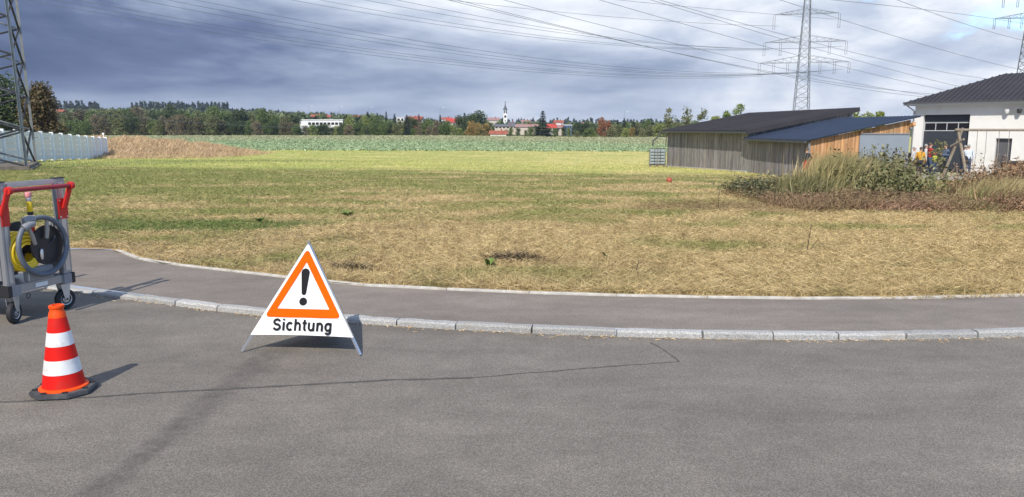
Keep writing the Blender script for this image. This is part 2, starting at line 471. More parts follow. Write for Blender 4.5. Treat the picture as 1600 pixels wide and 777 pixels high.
# ------------------------------------------------------------------ mesh helpers
def np_mesh(name, V, F, tint=None, dry=None):
    """fast mesh from arrays; F is (M,3) or (M,4)"""
    V = np.asarray(V, np.float32); F = np.asarray(F, np.int32)
    me = bpy.data.meshes.new(name)
    n, k = F.shape
    me.vertices.add(len(V)); me.vertices.foreach_set('co', V.ravel())
    me.loops.add(n * k); me.loops.foreach_set('vertex_index', F.ravel())
    me.polygons.add(n)
    me.polygons.foreach_set('loop_start', np.arange(0, n * k, k, dtype=np.int32))
    me.polygons.foreach_set('loop_total', np.full(n, k, np.int32))
    me.update(calc_edges=True)
    for nm, a in (('tint', tint), ('dry', dry)):
        if a is not None:
            at = me.attributes.new(nm, 'FLOAT', 'POINT')
            at.data.foreach_set('value', np.asarray(a, np.float32))
    return me


def link(name, me, material, parent=None, smooth=False):
    o = bpy.data.objects.new(name, me)
    col.objects.link(o)
    if material:
        me.materials.clear()
        me.materials.append(MATS[material])
    if parent: o.parent = parent
    if smooth and me.polygons:
        me.polygons.foreach_set('use_smooth', np.ones(len(me.polygons), bool))
    return o


def tag(o, label=None, cat=None, group=None, kind=None):
    if label: o['label'] = label
    if cat: o['category'] = cat
    if group: o['group'] = group
    if kind: o['kind'] = kind
    return o


def thing(name, label, cat, loc=(0, 0, 0), rz=0.0, group=None):
    o = bpy.data.objects.new(name, None)
    o.empty_display_size = 0.2
    col.objects.link(o)
    o.location = loc
    o.rotation_euler = (0, 0, rz)
    return tag(o, label, cat, group)


def copy_tree(o, parent=None):
    c = o.copy(); col.objects.link(c); c.parent = parent
    for ch in o.children: copy_tree(ch, c)
    return c


class MB:
    def __init__(s): s.v = []; s.f = []

    def box(s, x0, x1, y0, y1, z0, z1):
        n = len(s.v)
        s.v += [(x0, y0, z0), (x1, y0, z0), (x1, y1, z0), (x0, y1, z0), (x0, y0, z1), (x1, y0, z1), (x1, y1, z1), (x0, y1, z1)]
        s.f += [tuple(n + i for i in q) for q in ((0, 3, 2, 1), (4, 5, 6, 7), (0, 1, 5, 4), (1, 2, 6, 5), (2, 3, 7, 6), (3, 0, 4, 7))]
        return s

    def bar(s, a, b, w, h=None, up=(0, 0, 1)):
        a, b = Vector(a), Vector(b); h = h or w
        dr = (b - a).normalized(); up = Vector(up)
        if abs(dr.dot(up)) > 0.98: up = Vector((0, 1, 0))
        sx = dr.cross(up).normalized() * (w / 2); sz = sx.cross(dr).normalized() * (h / 2)
        n = len(s.v)
        for p in (a, b):
            s.v += [tuple(p - sx - sz), tuple(p + sx - sz), tuple(p + sx + sz), tuple(p - sx + sz)]
        s.f += [tuple(n + i for i in q) for q in ((3, 2, 1, 0), (4, 5, 6, 7), (0, 1, 5, 4), (1, 2, 6, 5), (2, 3, 7, 6), (3, 0, 4, 7))]
        return s

    def tube(s, pts, r, seg=8, cap=True):
        pts = [Vector(p) for p in pts]
        rr = r if isinstance(r, (list, tuple)) else [r] * len(pts)
        n0 = len(s.v); up = None
        for i, p in enumerate(pts):
            dr = (pts[min(i + 1, len(pts) - 1)] - pts[max(i - 1, 0)]).normalized()
            if up is None:
                up = Vector((0, 0, 1)) if abs(dr.z) < 0.9 else Vector((1, 0, 0))
            a = dr.cross(up).normalized(); bb = a.cross(dr).normalized(); up = bb
            for k in range(seg):
                th = 2 * math.pi * k / seg
                s.v.append(tuple(p + (a * math.cos(th) + bb * math.sin(th)) * rr[i]))
        for i in range(len(pts) - 1):
            for k in range(seg):
                k2 = (k + 1) % seg
                s.f.append((n0 + i * seg + k, n0 + i * seg + k2, n0 + (i + 1) * seg + k2, n0 + (i + 1) * seg + k))
        if cap:
            s.f.append(tuple(n0 + k for k in reversed(range(seg))))
            s.f.append(tuple(n0 + (len(pts) - 1) * seg + k for k in range(seg)))
        return s

    def lathe(s, prof, seg=24, c=(0, 0, 0), axis='z'):
        n0 = len(s.v)
        for (r, z) in prof:
            for k in range(seg):
                th = 2 * math.pi * k / seg
                u, w = r * math.cos(th), r * math.sin(th)
                p = (u, w, z) if axis == 'z' else ((u, z, w) if axis == 'y' else (z, u, w))
                s.v.append((p[0] + c[0], p[1] + c[1], p[2] + c[2]))
        for i in range(len(prof) - 1):
            for k in range(seg):
                k2 = (k + 1) % seg
                s.f.append((n0 + i * seg + k, n0 + i * seg + k2, n0 + (i + 1) * seg + k2, n0 + (i + 1) * seg + k))
        s.f.append(tuple(n0 + k for k in reversed(range(seg))))
        s.f.append(tuple(n0 + (len(prof) - 1) * seg + k for k in range(seg)))
        return s

    def torus(s, c, Rr, r, axis='y', seg=32, rs=8, a0=0.0, a1=2 * math.pi):
        pts = []
        for i in range(seg + 1):
            th = a0 + (a1 - a0) * i / seg
            u, w = Rr * math.cos(th), Rr * math.sin(th)
            p = (u, 0, w) if axis == 'y' else ((0, u, w) if axis == 'x' else (u, w, 0))
            pts.append((p[0] + c[0], p[1] + c[1], p[2] + c[2]))
        return s.tube(pts, r, rs)

    def prism(s, poly, y0, y1, axis='y'):
        """closed polygon in (x,z) pushed along y (or in (x,y) pushed along z)"""
        n = len(s.v); k = len(poly)
        for yy in (y0, y1):
            for (a, bq) in poly:
                s.v.append((a, yy, bq) if axis == 'y' else (a, bq, yy))
        s.f.append(tuple(n + i for i in range(k)) if axis == 'y' else tuple(n + i for i in reversed(range(k))))
        s.f.append(tuple(n + k + i for i in reversed(range(k))) if axis == 'y' else tuple(n + k + i for i in range(k)))
        for i in range(k):
            j = (i + 1) % k
            s.f.append((n + i, n + k + i, n + k + j, n + j) if axis == 'y' else (n + i, n + j, n + k + j, n + k + i))
        return s

    def build(s, name, material, parent=None, smooth=False, bevel=0.0):
        me = bpy.data.meshes.new(name)
        me.from_pydata(s.v, [], s.f)
        bm = bmesh.new(); bm.from_mesh(me)
        bmesh.ops.recalc_face_normals(bm, faces=bm.faces)
        if bevel:
            bmesh.ops.bevel(bm, geom=list(bm.edges), offset=bevel, segments=2, affect='EDGES', clamp_overlap=True)
        bm.to_mesh(me); bm.free()
        o = link(name, me, material, parent, smooth)
        if smooth:
            try: me.set_sharp_from_angle(angle=R(38))
            except Exception: pass
        return o


# ------------------------------------------------------------------ the lie of the land
def sm(a):
    a = np.clip(a, 0, 1); return a * a * (3 - 2 * a)


def tz(x, y):
    """height of the ground: level by the road, sinking gently across the field, hills far off"""
    x = np.asarray(x, float); y = np.asarray(y, float)
    z = .07 + sm((y - 12) / 30) * (-.47 - .013 * np.clip(x, -30, 32)) - .8 * sm((y - 38) / 40)
    amp = 5 + 16 * sm((-x - 60) / 420)
    z = z + amp * sm((y - 420) / 700) + 1.5 * sm((y - 420) / 200) * np.sin(x * .011 + 1) * np.sin(y * .006)
    return z


def tzf(x, y): return float(tz(x, y))


def curve_y(pts):
    px_ = np.array([p[0] for p in pts]); py_ = np.array([p[1] for p in pts])
    m = np.gradient(py_, px_)

    def f(x):
        x = np.asarray(x, float)
        i = np.clip(np.searchsorted(px_, x) - 1, 0, len(px_) - 2)
        h = px_[i + 1] - px_[i]; s = np.clip((x - px_[i]) / h, 0, 1)
        return ((2 * s**3 - 3 * s**2 + 1) * py_[i] + (s**3 - 2 * s**2 + s) * h * m[i] + (-2 * s**3 + 3 * s**2) * py_[i + 1] + (s**3 - s**2) * h * m[i + 1])
    return f


kerb_y = curve_y([(-400, 11), (-60, 10.9), (-20, 10.4), (-9, 9.75), (-6.2, 8.98), (-4.91, 8.38), (-3.79, 7.87), (-2.72, 7.40), (-1.55, 7.05), (-.6, 6.82),
                  (.58, 6.62), (1.43, 6.53), (2.85, 6.46), (4.63, 6.56), (8, 6.98), (14, 8.0), (30, 11.5), (400, 60)])
edge_y = curve_y([(-400, 12), (-60, 11.8), (-12, 11.4), (-7.5, 11.22), (-5.94, 11.08), (-5.17, 10.28), (-4.22, 9.73), (-3.21, 9.23), (-1.86, 8.58), (-.72, 8.3),
                  (.35, 8.09), (1.73, 7.93), (3.42, 7.83), (5.58, 7.99), (9, 8.5), (14, 9.5), (30, 13), (400, 62)])
KH = .055


def strip_mesh(f0, f1, z, xs):
    y0, y1 = f0(xs), f1(xs); n = len(xs)
    V = np.concatenate([np.stack([xs, y0, np.full(n, z)], 1), np.stack([xs, y1, np.full(n, z)], 1)])
    i = np.arange(n - 1)
    return V, np.stack([i, i + 1, n + i + 1, n + i], 1)


xs = np.unique(np.concatenate([np.linspace(-400, -30, 10), np.linspace(-30, -9, 20), np.linspace(-9, 9, 150), np.linspace(9, 30, 20), np.linspace(30, 400, 10)]))
V, F = strip_mesh(lambda x: np.full_like(x, -300.), lambda x: kerb_y(x) + .05, 0.0, xs)
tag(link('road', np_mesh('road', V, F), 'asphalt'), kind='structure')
V, F = strip_mesh(lambda x: kerb_y(x) + .10, lambda x: edge_y(x) + .02, KH, xs)
tag(link('pavement', np_mesh('pavement', V, F), 'pavement_asphalt'), kind='structure')

# ground: one fan-shaped sheet from the pavement edge to the horizon
s_rows = np.concatenate([np.linspace(0, 6, 22), 6 + np.geomspace(.4, 2000, 110)])
u = np.linspace(-1, 1, 141); u = np.sign(u) * np.abs(u) ** 1.3
V = []
for s in s_rows:
    X = u * (s * 1.25 + 60); Y = edge_y(X) + .01 + s
    Z = tz(X, Y)
    V.append(np.stack([X, Y, Z], 1))
V = np.concatenate(V); nr, nc = len(s_rows), len(u)
i, j = np.meshgrid(np.arange(nr - 1), np.arange(nc - 1), indexing='ij')
F = np.stack([i * nc + j, i * nc + j + 1, (i + 1) * nc + j + 1, (i + 1) * nc + j], -1).reshape(-1, 4)
tag(link('ground', np_mesh('ground', V, F), 'field', smooth=True), kind='structure')

# kerb of single granite stones
kerb = bpy.data.objects.new('kerb', None); col.objects.link(kerb); tag(kerb, kind='structure')


def run_stones(fy, x0, x1, lens, width, top, bottom, name, material, parent, gap, jitter, bev, off=0.0, low=None):
    x = x0; k = 0
    while x < x1:
        L = lens() if callable(lens) else lens[k]
        dy = float(fy(x + .3) - fy(x)) / .3
        dxl = L / math.sqrt(1 + dy * dy)
        xa, xb = x + gap / 2, x + dxl - gap / 2
        pa, pb = Vector((xa, float(fy(xa)) + off, 0)), Vector((xb, float(fy(xb)) + off, 0))
        c = (pa + pb) / 2; ang = math.atan2(pb.y - pa.y, pb.x - pa.x); half = (pb - pa).length / 2
        h = top if low is None else top * low(c.x)
        mb = MB(); rough_ = .0045 if name == 'kerbstone' else .0015; ns = 5
        prof = [(0, bottom), (0, h - bev), (bev * .9, h), (width - bev, h), (width, h - bev * .6), (width, bottom)]
        for q_ in range(ns + 1):
            xq = -half + 2 * half * q_ / ns
            end = 1 if q_ in (0, ns) else 0
            for (yy, zz_) in prof:
                mb.v.append((xq + random.uniform(-1, 1) * rough_ * (2 - end), yy + random.uniform(-1, 1) * rough_, zz_ + random.uniform(-1, 1) * rough_ - end * random.uniform(0, .006) * (zz_ > 0)))
        kp = len(prof)
        for q_ in range(ns):
            for r_ in range(kp - 1): a_ = q_ * kp + r_; mb.f.append((a_, a_ + 1, a_ + kp + 1, a_ + kp))
        mb.f += [tuple(range(kp)), tuple(ns * kp + k_ for k_ in reversed(range(kp)))]
        o = mb.build(name, material, parent)
        o.location = (c.x, c.y + random.uniform(-jitter, jitter), random.uniform(-jitter, jitter) * .6)
        o.rotation_euler = (random.uniform(-.5, .5) * jitter, 0, ang + random.uniform(-.5, .5) * jitter)
        x += dxl; k += 1


run_stones(kerb_y, -9.0, 9.5, lambda: random.uniform(.54, .78), .112, KH + .006, -.15, 'kerbstone', 'granite', kerb, .016, .007, .018,
           low=lambda x: 0.35 + 0.65 * float(sm((x + 5.6) / 2.2)))
edging = bpy.data.objects.new('pavement_edging', None); col.objects.link(edging); tag(edging, kind='structure')
run_stones(edge_y, -5.95, 6.8, lambda: random.uniform(.95, 1.05), .052, KH + .024, -.1, 'edging_stone', 'edging', edging, .006, .004, .006)

# sealed seam in the road
def seam(name, pts, w):
    rg = np.random.default_rng(3)
    P = []
    for (a, b_) in zip(pts[:-1], pts[1:]):
        n = max(2, int(math.dist(a, b_) / .05))
        for q in range(n): P.append((a[0] + (b_[0] - a[0]) * q / n, a[1] + (b_[1] - a[1]) * q / n))
    P.append(pts[-1]); P = np.array(P)
    tg = np.gradient(P, axis=0); tg /= np.linalg.norm(tg, axis=1)[:, None]
    nrm = np.stack([-tg[:, 1], tg[:, 0]], 1)
    j1 = np.convolve(rg.normal(0, 1, len(P) + 4), np.ones(5) / 5, 'valid'); j2 = rg.uniform(.25, 1.0, len(P))
    c = P + nrm * (j1 * .012)[:, None]
    ww = (w * j2)[:, None]
    V = np.concatenate([np.c_[c - nrm * ww, np.full(len(P), .003)], np.c_[c + nrm * ww, np.full(len(P), .003)]])
    n = len(P); i = np.arange(n - 1)
    tag(link(name, np_mesh(name, V, np.stack([i, i + 1, n + i + 1, n + i], 1)), 'tar'), kind='structure')


seam('road_seam', [(-4.9, 4.86), (-3.4, 4.93), (-2.2, 5.17), (-.9, 5.38), (-.3, 5.44)], .020)
seam('road_crack', [(-.3, 5.44), (.6, 5.66), (1.35, 5.83), (1.28, 6.2), (1.22, 6.38)], .009)


# ------------------------------------------------------------------ grass, crop, mound
def blades(P, D, w, tint, dry=None):
    """one triangle per blade from base P along D, width w"""
    n = len(P)
    side = np.cross(D, rng.normal(0, 1, (n, 3))); side /= np.linalg.norm(side, axis=1)[:, None] + 1e-9
    side *= (w / 2)[:, None]
    V = np.stack([P - side, P + side, P + D], 1).reshape(-1, 3)
    F = np.arange(n * 3).reshape(-1, 3)
    return V, F, np.repeat(tint, 3), (np.repeat(dry, 3) if dry is not None else None)


def rand_dir(n, tilt_lo, tilt_hi):
    """unit vectors, tilt measured from upright"""
    ti = rng.uniform(tilt_lo, tilt_hi, n); az_ = rng.uniform(0, 2 * np.pi, n)
    return np.stack([np.sin(ti) * np.cos(az_), np.sin(ti) * np.sin(az_), np.cos(ti)], 1)


N = 760000
q = rng.uniform(0, 1, N)
Yl, Yh = 7.6, 120.0
Y = 1 / (1 / Yl - q * (1 / Yl - 1 / Yh))
X = rng.uniform(-.80, .80, N) * (Y + 2)
keep = (Y > edge_y(X) + .10)
X, Y = X[keep], Y[keep]; n = len(X)
clump = np.sin(X * 3.1 + np.sin(Y * 2.3) * 2) * np.sin(Y * 3.7 + np.cos(X * 1.9) * 2)
flat = rng.uniform(0, 1, n) < np.clip(.62 - .012 * (Y - 8), .25, .62)
D = np.where(flat[:, None], rand_dir(n, R(62), R(88)), rand_dir(n, R(5), R(50)))
L = np.where(flat, rng.uniform(.04, .15, n), rng.uniform(.03, .095, n) * (1 + .55 * clump)) * (1 + .010 * (Y - 8))
edge_d = Y - edge_y(X)
L *= np.where(edge_d < .5, rng.uniform(1, 1.7, n), 1)
P = np.stack([X, Y, tz(X, Y) + np.where(flat, rng.uniform(.0, .05, n), -.01)], 1)
w = (.003 + .00036 * Y) * rng.uniform(.7, 1.5, n)
V, F, ti, dr = blades(P, D * L[:, None], w, rng.uniform(0, 1, n) ** 1.2, np.where(flat, rng.uniform(0, 1, n), rng.uniform(0, .35, n)))
tag(link('grass', np_mesh('grass', V, F, ti, dr), 'grass_blade'), 'short mown grass and loose dry straw covering the field', 'grass', kind='stuff')

# scattered thicker tufts left by the mower
NT_ = 1700; KB = 18
q = rng.uniform(0, 1, NT_); Yt = 1 / (1 / 8.4 - q * (1 / 8.4 - 1 / 38.)); Xt = rng.uniform(-.78, .78, NT_) * (Yt + 1.5)
kp_ = Yt > edge_y(Xt) + .25; Xt, Yt = Xt[kp_], Yt[kp_]; n = len(Xt) * KB
ix = np.repeat(np.arange(len(Xt)), KB)
spread = rng.uniform(.03, .09, len(Xt))[ix] * (1 + .02 * Yt[ix])
X = Xt[ix] + rng.normal(0, 1, n) * spread; Y = Yt[ix] + rng.normal(0, 1, n) * spread * .8
D = rand_dir(n, R(8), R(62)) * (rng.uniform(.07, .17, n) * rng.uniform(.6, 1.25, len(Xt))[ix])[:, None]
V, F, ti, dr = blades(np.stack([X, Y, tz(X, Y) - .01], 1), D, (.0045 + .0004 * Y) * rng.uniform(.7, 1.4, n), np.clip(rng.uniform(.1, .85, len(Xt))[ix] + rng.normal(0, .12, n), 0, 1),
                      np.clip(rng.uniform(-.3, .5, len(Xt))[ix], 0, 1))
tag(link('grass_tufts', np_mesh('grass_tufts', V, F, ti, dr), 'grass_blade'), 'uneven thicker tufts of grass standing in the mown field', 'grass', kind='stuff')

# straw spilling over the pavement edge
N = 9000
X = rng.uniform(-7.2, 8, N); Y = edge_y(X) + np.abs(rng.normal(0, .07, N)) + .085
ov = sm((X - 3.0) / 1.6) * .16
Y = Y - ov * rng.uniform(0, 1, N)
D = rand_dir(N, R(20), R(88)); L = rng.uniform(.04, .12, N); D[:, 1] = np.where(X < 3.2, np.abs(D[:, 1]), D[:, 1])
V, F, ti, dr = blades(np.stack([X, Y, np.full(N, KH + .012)], 1), D * L[:, None], rng.uniform(.003, .008, N), rng.uniform(0, 1, N), rng.uniform(.2, 1, N))
tag(link('verge_straw', np_mesh('verge_straw', V, F, ti, dr), 'grass_blade'), 'dry straw fringe along the pavement edging', 'grass', kind='stuff')

N = 900
X = rng.uniform(-5.5, 8, N); Y = kerb_y(X) - np.abs(rng.normal(0, .035, N)) * np.where(np.sin(X * 2.1) + np.sin(X * 5.3) > 0, 1.6, .6)
D = rand_dir(N, R(70), R(89)) * rng.uniform(.01, .07, N)[:, None]
V, F, ti, dr = blades(np.stack([X, Y, np.full(N, .004)], 1), D, rng.uniform(.003, .012, N), rng.uniform(0, 1, N))
tag(link('gutter_litter', np_mesh('gutter_litter', V, F, ti), 'mound_straw'), 'bits of straw and dirt along the foot of the kerb', 'litter', kind='stuff')

# beet field
m, t, b = new_mat('crop_soil')
pos = t.node('ShaderNodeNewGeometry').outputs['Position']
n1 = t.noise(t.mul(pos, (.35, .12, 0)), 1.0, 5, .65); n2 = t.noise(t.mul(pos, (.03, .03, 0)), 1.0, 4)
c = t.mix(t.smooth(n1, .35, .65), (.19, .21, .11), (.34, .37, .21))
c = t.mix(t.smooth(n2, .50, .70), c, (.40, .37, .21))
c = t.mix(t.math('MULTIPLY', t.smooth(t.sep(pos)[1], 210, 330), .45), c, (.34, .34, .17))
t.put(b.inputs['Base Color'], c); b.inputs['Roughness'].default_value = .9; b.inputs['Specular IOR Level'].default_value = .1


def crop_front(x): return np.interp(x, [-80, -36, 22, 70, 120], [84, 99, 119, 128, 135]) + .9 * np.sin(np.asarray(x) * .8) + .6 * np.sin(np.asarray(x) * 2.3)


cu = np.linspace(-1, 1, 240); sr = np.linspace(0, 1, 60) ** 1.6
V = []
for s in sr:
    X = np.interp(cu, [-1, 1], [-70 - 190 * s, 60 + 110 * s]); Y0 = crop_front(X); Y = Y0 + s * (358 - Y0)
    V.append(np.stack([X, Y, tz(X, Y) + .05], 1))
V = np.concatenate(V); nr, nc = 60, 240
i, j = np.meshgrid(np.arange(nr - 1), np.arange(nc - 1), indexing='ij')
F = np.stack([i * nc + j, i * nc + j + 1, (i + 1) * nc + j + 1, (i + 1) * nc + j], -1).reshape(-1, 4)
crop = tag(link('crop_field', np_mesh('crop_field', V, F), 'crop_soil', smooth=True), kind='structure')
N = 62000
q = rng.uniform(0, 1, N); Y = 1 / (1 / 84. - q * (1 / 84. - 1 / 356.)); X = rng.uniform(-.66, .36, N) * Y
k = (Y > crop_front(X) + rng.exponential(2.5, len(X)) - 3) & (X > -70 - 190 * sm((Y - 90) / 270) * 1.0)
X, Y = X[k], Y[k]
Y = Y + 0.15 * rng.normal(0, 1, len(Y)); X = np.round(X / .5) * .5 + rng.normal(0, .1, len(X))
n = len(X)
P = np.stack([X, Y, tz(X, Y) + .04], 1)
VV, FF, TT = [], [], []
off = 0
base_t = np.clip(rng.normal(.5, .25, n), 0, 1)
for kk in range(4):
    D = rand_dir(n, R(45), R(86)) * (rng.uniform(.16, .34, n) * (1 + (Y - 100) / 500))[:, None]
    V, F, ti, _ = blades(P + rng.normal(0, .08, (n, 3)) * (1, 1, 0), D, rng.uniform(.22, .4, n) * (1 + (Y - 100) / 300), np.clip(base_t + rng.normal(0, .2, n), 0, 1))
    VV.append(V); FF.append(F + off); TT.append(ti); off += len(V)
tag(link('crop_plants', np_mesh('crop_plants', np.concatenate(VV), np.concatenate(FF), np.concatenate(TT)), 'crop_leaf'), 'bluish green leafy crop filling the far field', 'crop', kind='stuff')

# grassy mound beyond the fence
MX, MY = -42.0, 80.0


def mound_h(x, y):
    a = (x - MX) / 8.8; b_ = (y - MY) / 12.0
    h = 1.75 * np.exp(-(np.abs(a) ** 2.6) - (np.abs(b_) ** 2.4))
    a2 = (x - MX - 8.5) / 3.2; b2 = (y - MY - 3) / 9.0
    h = h + .40 * np.exp(-a2 * a2 - b2 * b2)
    a3 = (x - MX + 14) / 8.0
    h = h + .8 * np.exp(-a3 * a3 - b_ * b_)
    return h * (1 + .10 * np.sin(x * 1.3) * np.cos(y * .9) + .06 * np.sin(x * 3.1 + y)) - .12


gx, gy = np.meshgrid(np.linspace(MX - 34, MX + 22, 90), np.linspace(MY - 22, MY + 24, 60))
gz = tz(gx, gy) + mound_h(gx, gy)
V = np.stack([gx, gy, gz], -1).reshape(-1, 3); nc = 90
i, j = np.meshgrid(np.arange(59), np.arange(89), indexing='ij')
F = np.stack([i * nc + j, i * nc + j + 1, (i + 1) * nc + j + 1, (i + 1) * nc + j], -1).reshape(-1, 4)
mat('mound_soil', (.36, .25, .14), .95, var=.25, scale=1.5, coord='Object')
tag(link('mound', np_mesh('mound', V, F), 'mound_soil', smooth=True), kind='structure')
N = 90000
X = rng.uniform(MX - 26, MX + 17, N); Y = rng.uniform(MY - 18, MY + 10, N); h = mound_h(X, Y)
k = h > -.06; X, Y, h = X[k], Y[k], h[k]; n = len(X)
cl = .5 + .5 * np.sin(X * 1.7 + 2 * np.sin(Y * 1.1)) * np.sin(Y * 1.9 + X * .6)
D = rand_dir(n, R(5), R(45)); D[:, 0] += .35; D *= (rng.uniform(.18, .42, n) * (.6 + .7 * cl))[:, None]
V, F, ti, _ = blades(np.stack([X, Y, tz(X, Y) + h], 1), D, rng.uniform(.025, .06, n), np.clip(.25 + .5 * cl + rng.normal(0, .25, n), 0, 1))
tag(link('mound_grass', np_mesh('mound_grass', V, F, ti), 'mound_straw'), 'tall dry straw coloured grass on the mound', 'grass', kind='stuff')


# ------------------------------------------------------------------ trees
def leaf_cloud(blobs, n, size, seed, up=0.0):
    """leaf quads through the volume of several ellipsoids (cx,cy,cz,rx,ry,rz), clumped"""
    rg = np.random.default_rng(seed)
    B = np.array(blobs, float)
    vol = B[:, 3] * B[:, 4] * B[:, 5]
    idx = rg.choice(len(B), n, p=vol ** .8 / (vol ** .8).sum())
    dr = rg.normal(0, 1, (n, 3)); dr /= np.linalg.norm(dr, axis=1)[:, None]
    r = rg.uniform(.35, 1.0, n) ** .6
    nb = rg.normal(0, .09, (n, 3))
    P = B[idx, :3] + (dr * r[:, None] + nb) * B[idx, 3:]
    a = rg.normal(0, 1, (n, 3)); a[:, 2] += up; a /= np.linalg.norm(a, axis=1)[:, None]
    b_ = np.cross(a, rg.normal(0, 1, (n, 3))); b_ /= np.linalg.norm(b_, axis=1)[:, None]
    s = size * rg.uniform(.6, 1.35, n)
    a *= s[:, None]; b_ *= (s * .55)[:, None]
    V = np.stack([P - a, P - b_, P + a, P + b_], 1).reshape(-1, 3)
    F = np.arange(n * 4).reshape(-1, 4)
    ct = rg.uniform(.15, .85, len(B))[idx]
    ti = np.clip(ct * .5 + .25 + rg.normal(0, .2, n), 0, 1)
    return V, F, np.repeat(ti, 4)


def crown_blobs(seed, h, wd, lo=.18, n=16, shape='round', lean=0.0):
    rg = np.random.default_rng(seed)
    out = []
    for k in range(n):
        f = rg.uniform(0, 1)
        z = h * (lo + (1 - lo) * f * .92)
        if shape == 'round': prof = math.sqrt(max(.05, 1 - (2 * f - .85) ** 2 * .8))
        elif shape == 'bush': prof = math.sqrt(max(.08, 1 - f ** 1.6))
        else: prof = .25 + .75 * math.sin(math.pi * (.15 + .8 * f))
        rad = wd * .5 * prof
        an = rg.uniform(0, 6.283); q_ = rg.uniform(.2, .75)
        br = wd * rg.uniform(.14, .27)
        out.append((rad * q_ * math.cos(an) + lean * z, rad * q_ * math.sin(an), z, br, br, br * rg.uniform(.7, 1.1)))
    return out


def tree_proto(seed, h, wd, leaf, n, size, shape='round', lo=.18, nb=16, lean=0.0, trunk=.03):
    V, F, ti = leaf_cloud(crown_blobs(seed, h, wd, lo, nb, shape, lean), n, size, seed + 100)
    crown_me = np_mesh('crown', V, F, ti); crown_me.materials.append(MATS[leaf])
    mb = MB(); rg = random.Random(seed)
    r = h * trunk
    mb.tube([(0, 0, -.4), (lean * h * .3, 0, h * .3), (lean * h * .75, 0, h * .75)], [r, r * .75, r * .25], 7)
    for k in range(6):
        an = rg.uniform(0, 6.28); z0 = h * rg.uniform(.2, .55); q_ = wd * rg.uniform(.2, .4)
        mb.tube([(lean * z0, 0, z0), (lean * z0 + q_ * .5 * math.cos(an), q_ * .5 * math.sin(an), z0 + h * .1), (lean * z0 + q_ * math.cos(an), q_ * math.sin(an), z0 + h * .22)],
                [r * .45, r * .3, r * .12], 5)
    tr = bpy.data.meshes.new('trunk'); tr.from_pydata(mb.v, [], mb.f); tr.materials.append(MATS['bark'])
    return crown_me, tr


def conifer_proto(seed, h, wd, leaf, n, size):
    rg = np.random.default_rng(seed)
    f = rg.uniform(0, 1, n) ** 1.25
    lay = np.round(f * 14) / 14
    z = h * (.06 + .94 * (lay * .7 + f * .3))
    rad = wd * .5 * (1.02 - f) * rg.uniform(.25, 1.0, n) ** .5 * (1 + .25 * np.sin(lay * 40))
    an = rg.uniform(0, 6.283, n)
    P = np.stack([rad * np.cos(an), rad * np.sin(an), z], 1)
    out_ = np.stack([np.cos(an), np.sin(an), rg.uniform(-.6, .15, n)], 1) * (size * rg.uniform(.7, 1.5, n))[:, None]
    sd_ = np.stack([-np.sin(an), np.cos(an), rg.normal(0, .4, n)], 1) * (size * .4 * rg.uniform(.6, 1.4, n))[:, None]
    V = np.stack([P - out_ * .5, P - sd_, P + out_ * .7, P + sd_], 1).reshape(-1, 3)
    me = np_mesh('crown', V, np.arange(n * 4).reshape(-1, 4), np.repeat(np.clip(rg.normal(.45, .25, n), 0, 1), 4))
    me.materials.append(MATS[leaf])
    mb = MB().tube([(0, 0, -.4), (0, 0, h * .95)], [h * .02, h * .004], 6)
    tr = bpy.data.meshes.new('trunk'); tr.from_pydata(mb.v, [], mb.f); tr.materials.append(MATS['bark'])
    return me, tr


def place_tree(proto, name, label, group, x, y, s=(1, 1, 1), rz=0.0, z=None, cat='tree'):
    o = thing(name, label, cat, (x, y, tzf(x, y) if z is None else z), rz, group)
    o.scale = s
    for nm, me in zip(('crown', 'trunk'), proto):
        c_ = bpy.data.objects.new(nm, me); col.objects.link(c_); c_.parent = o
    return o


def bx(px_, y): return (px_ - 800) / 1170 * (y * .988)       # bearing in the photo -> metres to the side at distance y


def ht(top, y, x): return max(1.0, CAM_H + (203.5 - top) / 1170 * y * .99 - tzf(x, y))


KINDS = {}
for kd, leaf, shape in (('olive', 'leaf_olive', 'bush'), ('green', 'leaf_green', 'round'), ('dark', 'leaf_dark', 'round'), ('light', 'leaf_light', 'bush'),
                        ('brown', 'leaf_brown', 'bush'), ('rust', 'leaf_rust', 'round'), ('amber', 'leaf_amber', 'bush')):
    KINDS[kd] = [tree_proto(11 * i_ + len(kd) * 7 + 3, 12, 11, leaf, 2300, .42, shape, .05 if shape == 'bush' else .10, 26) for i_ in range(2)]
KINDS['conifer'] = [conifer_proto(41 + i_, 12, 5.5, 'conifer', 1500, .75) for i_ in range(2)]
TREE_LABEL = {
    'olive': 'olive green bushy tree in the hedgerow behind the crop field',
    'green': 'mid green leafy tree in the hedgerow behind the crop field',
    'dark': 'dark green dense tree in the hedgerow behind the crop field',
    'light': 'light green bushy tree in the hedgerow behind the crop field',
    'brown': 'grey brown half bare shrub in the hedgerow behind the crop field',
    'amber': 'amber brown autumn tree in the hedgerow behind the crop field',
    'rust': 'rust red autumn tree rising from the hedgerow right of the church',
    'conifer': 'dark pointed conifer among the hedgerow trees behind the crop field',
}
ROW = []
rr = random.Random(5)


def row(x0, x1, step, kinds, top0, top1, yr=(362, 392), wf=(.75, 1.15)):
    x = x0
    while x < x1:
        f_ = (x - x0) / max(1, x1 - x0)
        ROW.append((x + rr.uniform(-2, 2), top0 + (top1 - top0) * f_ + rr.uniform(-4, 4), rr.choice(kinds), rr.uniform(*yr), rr.uniform(*wf)))
        x += step * rr.uniform(.8, 1.2)


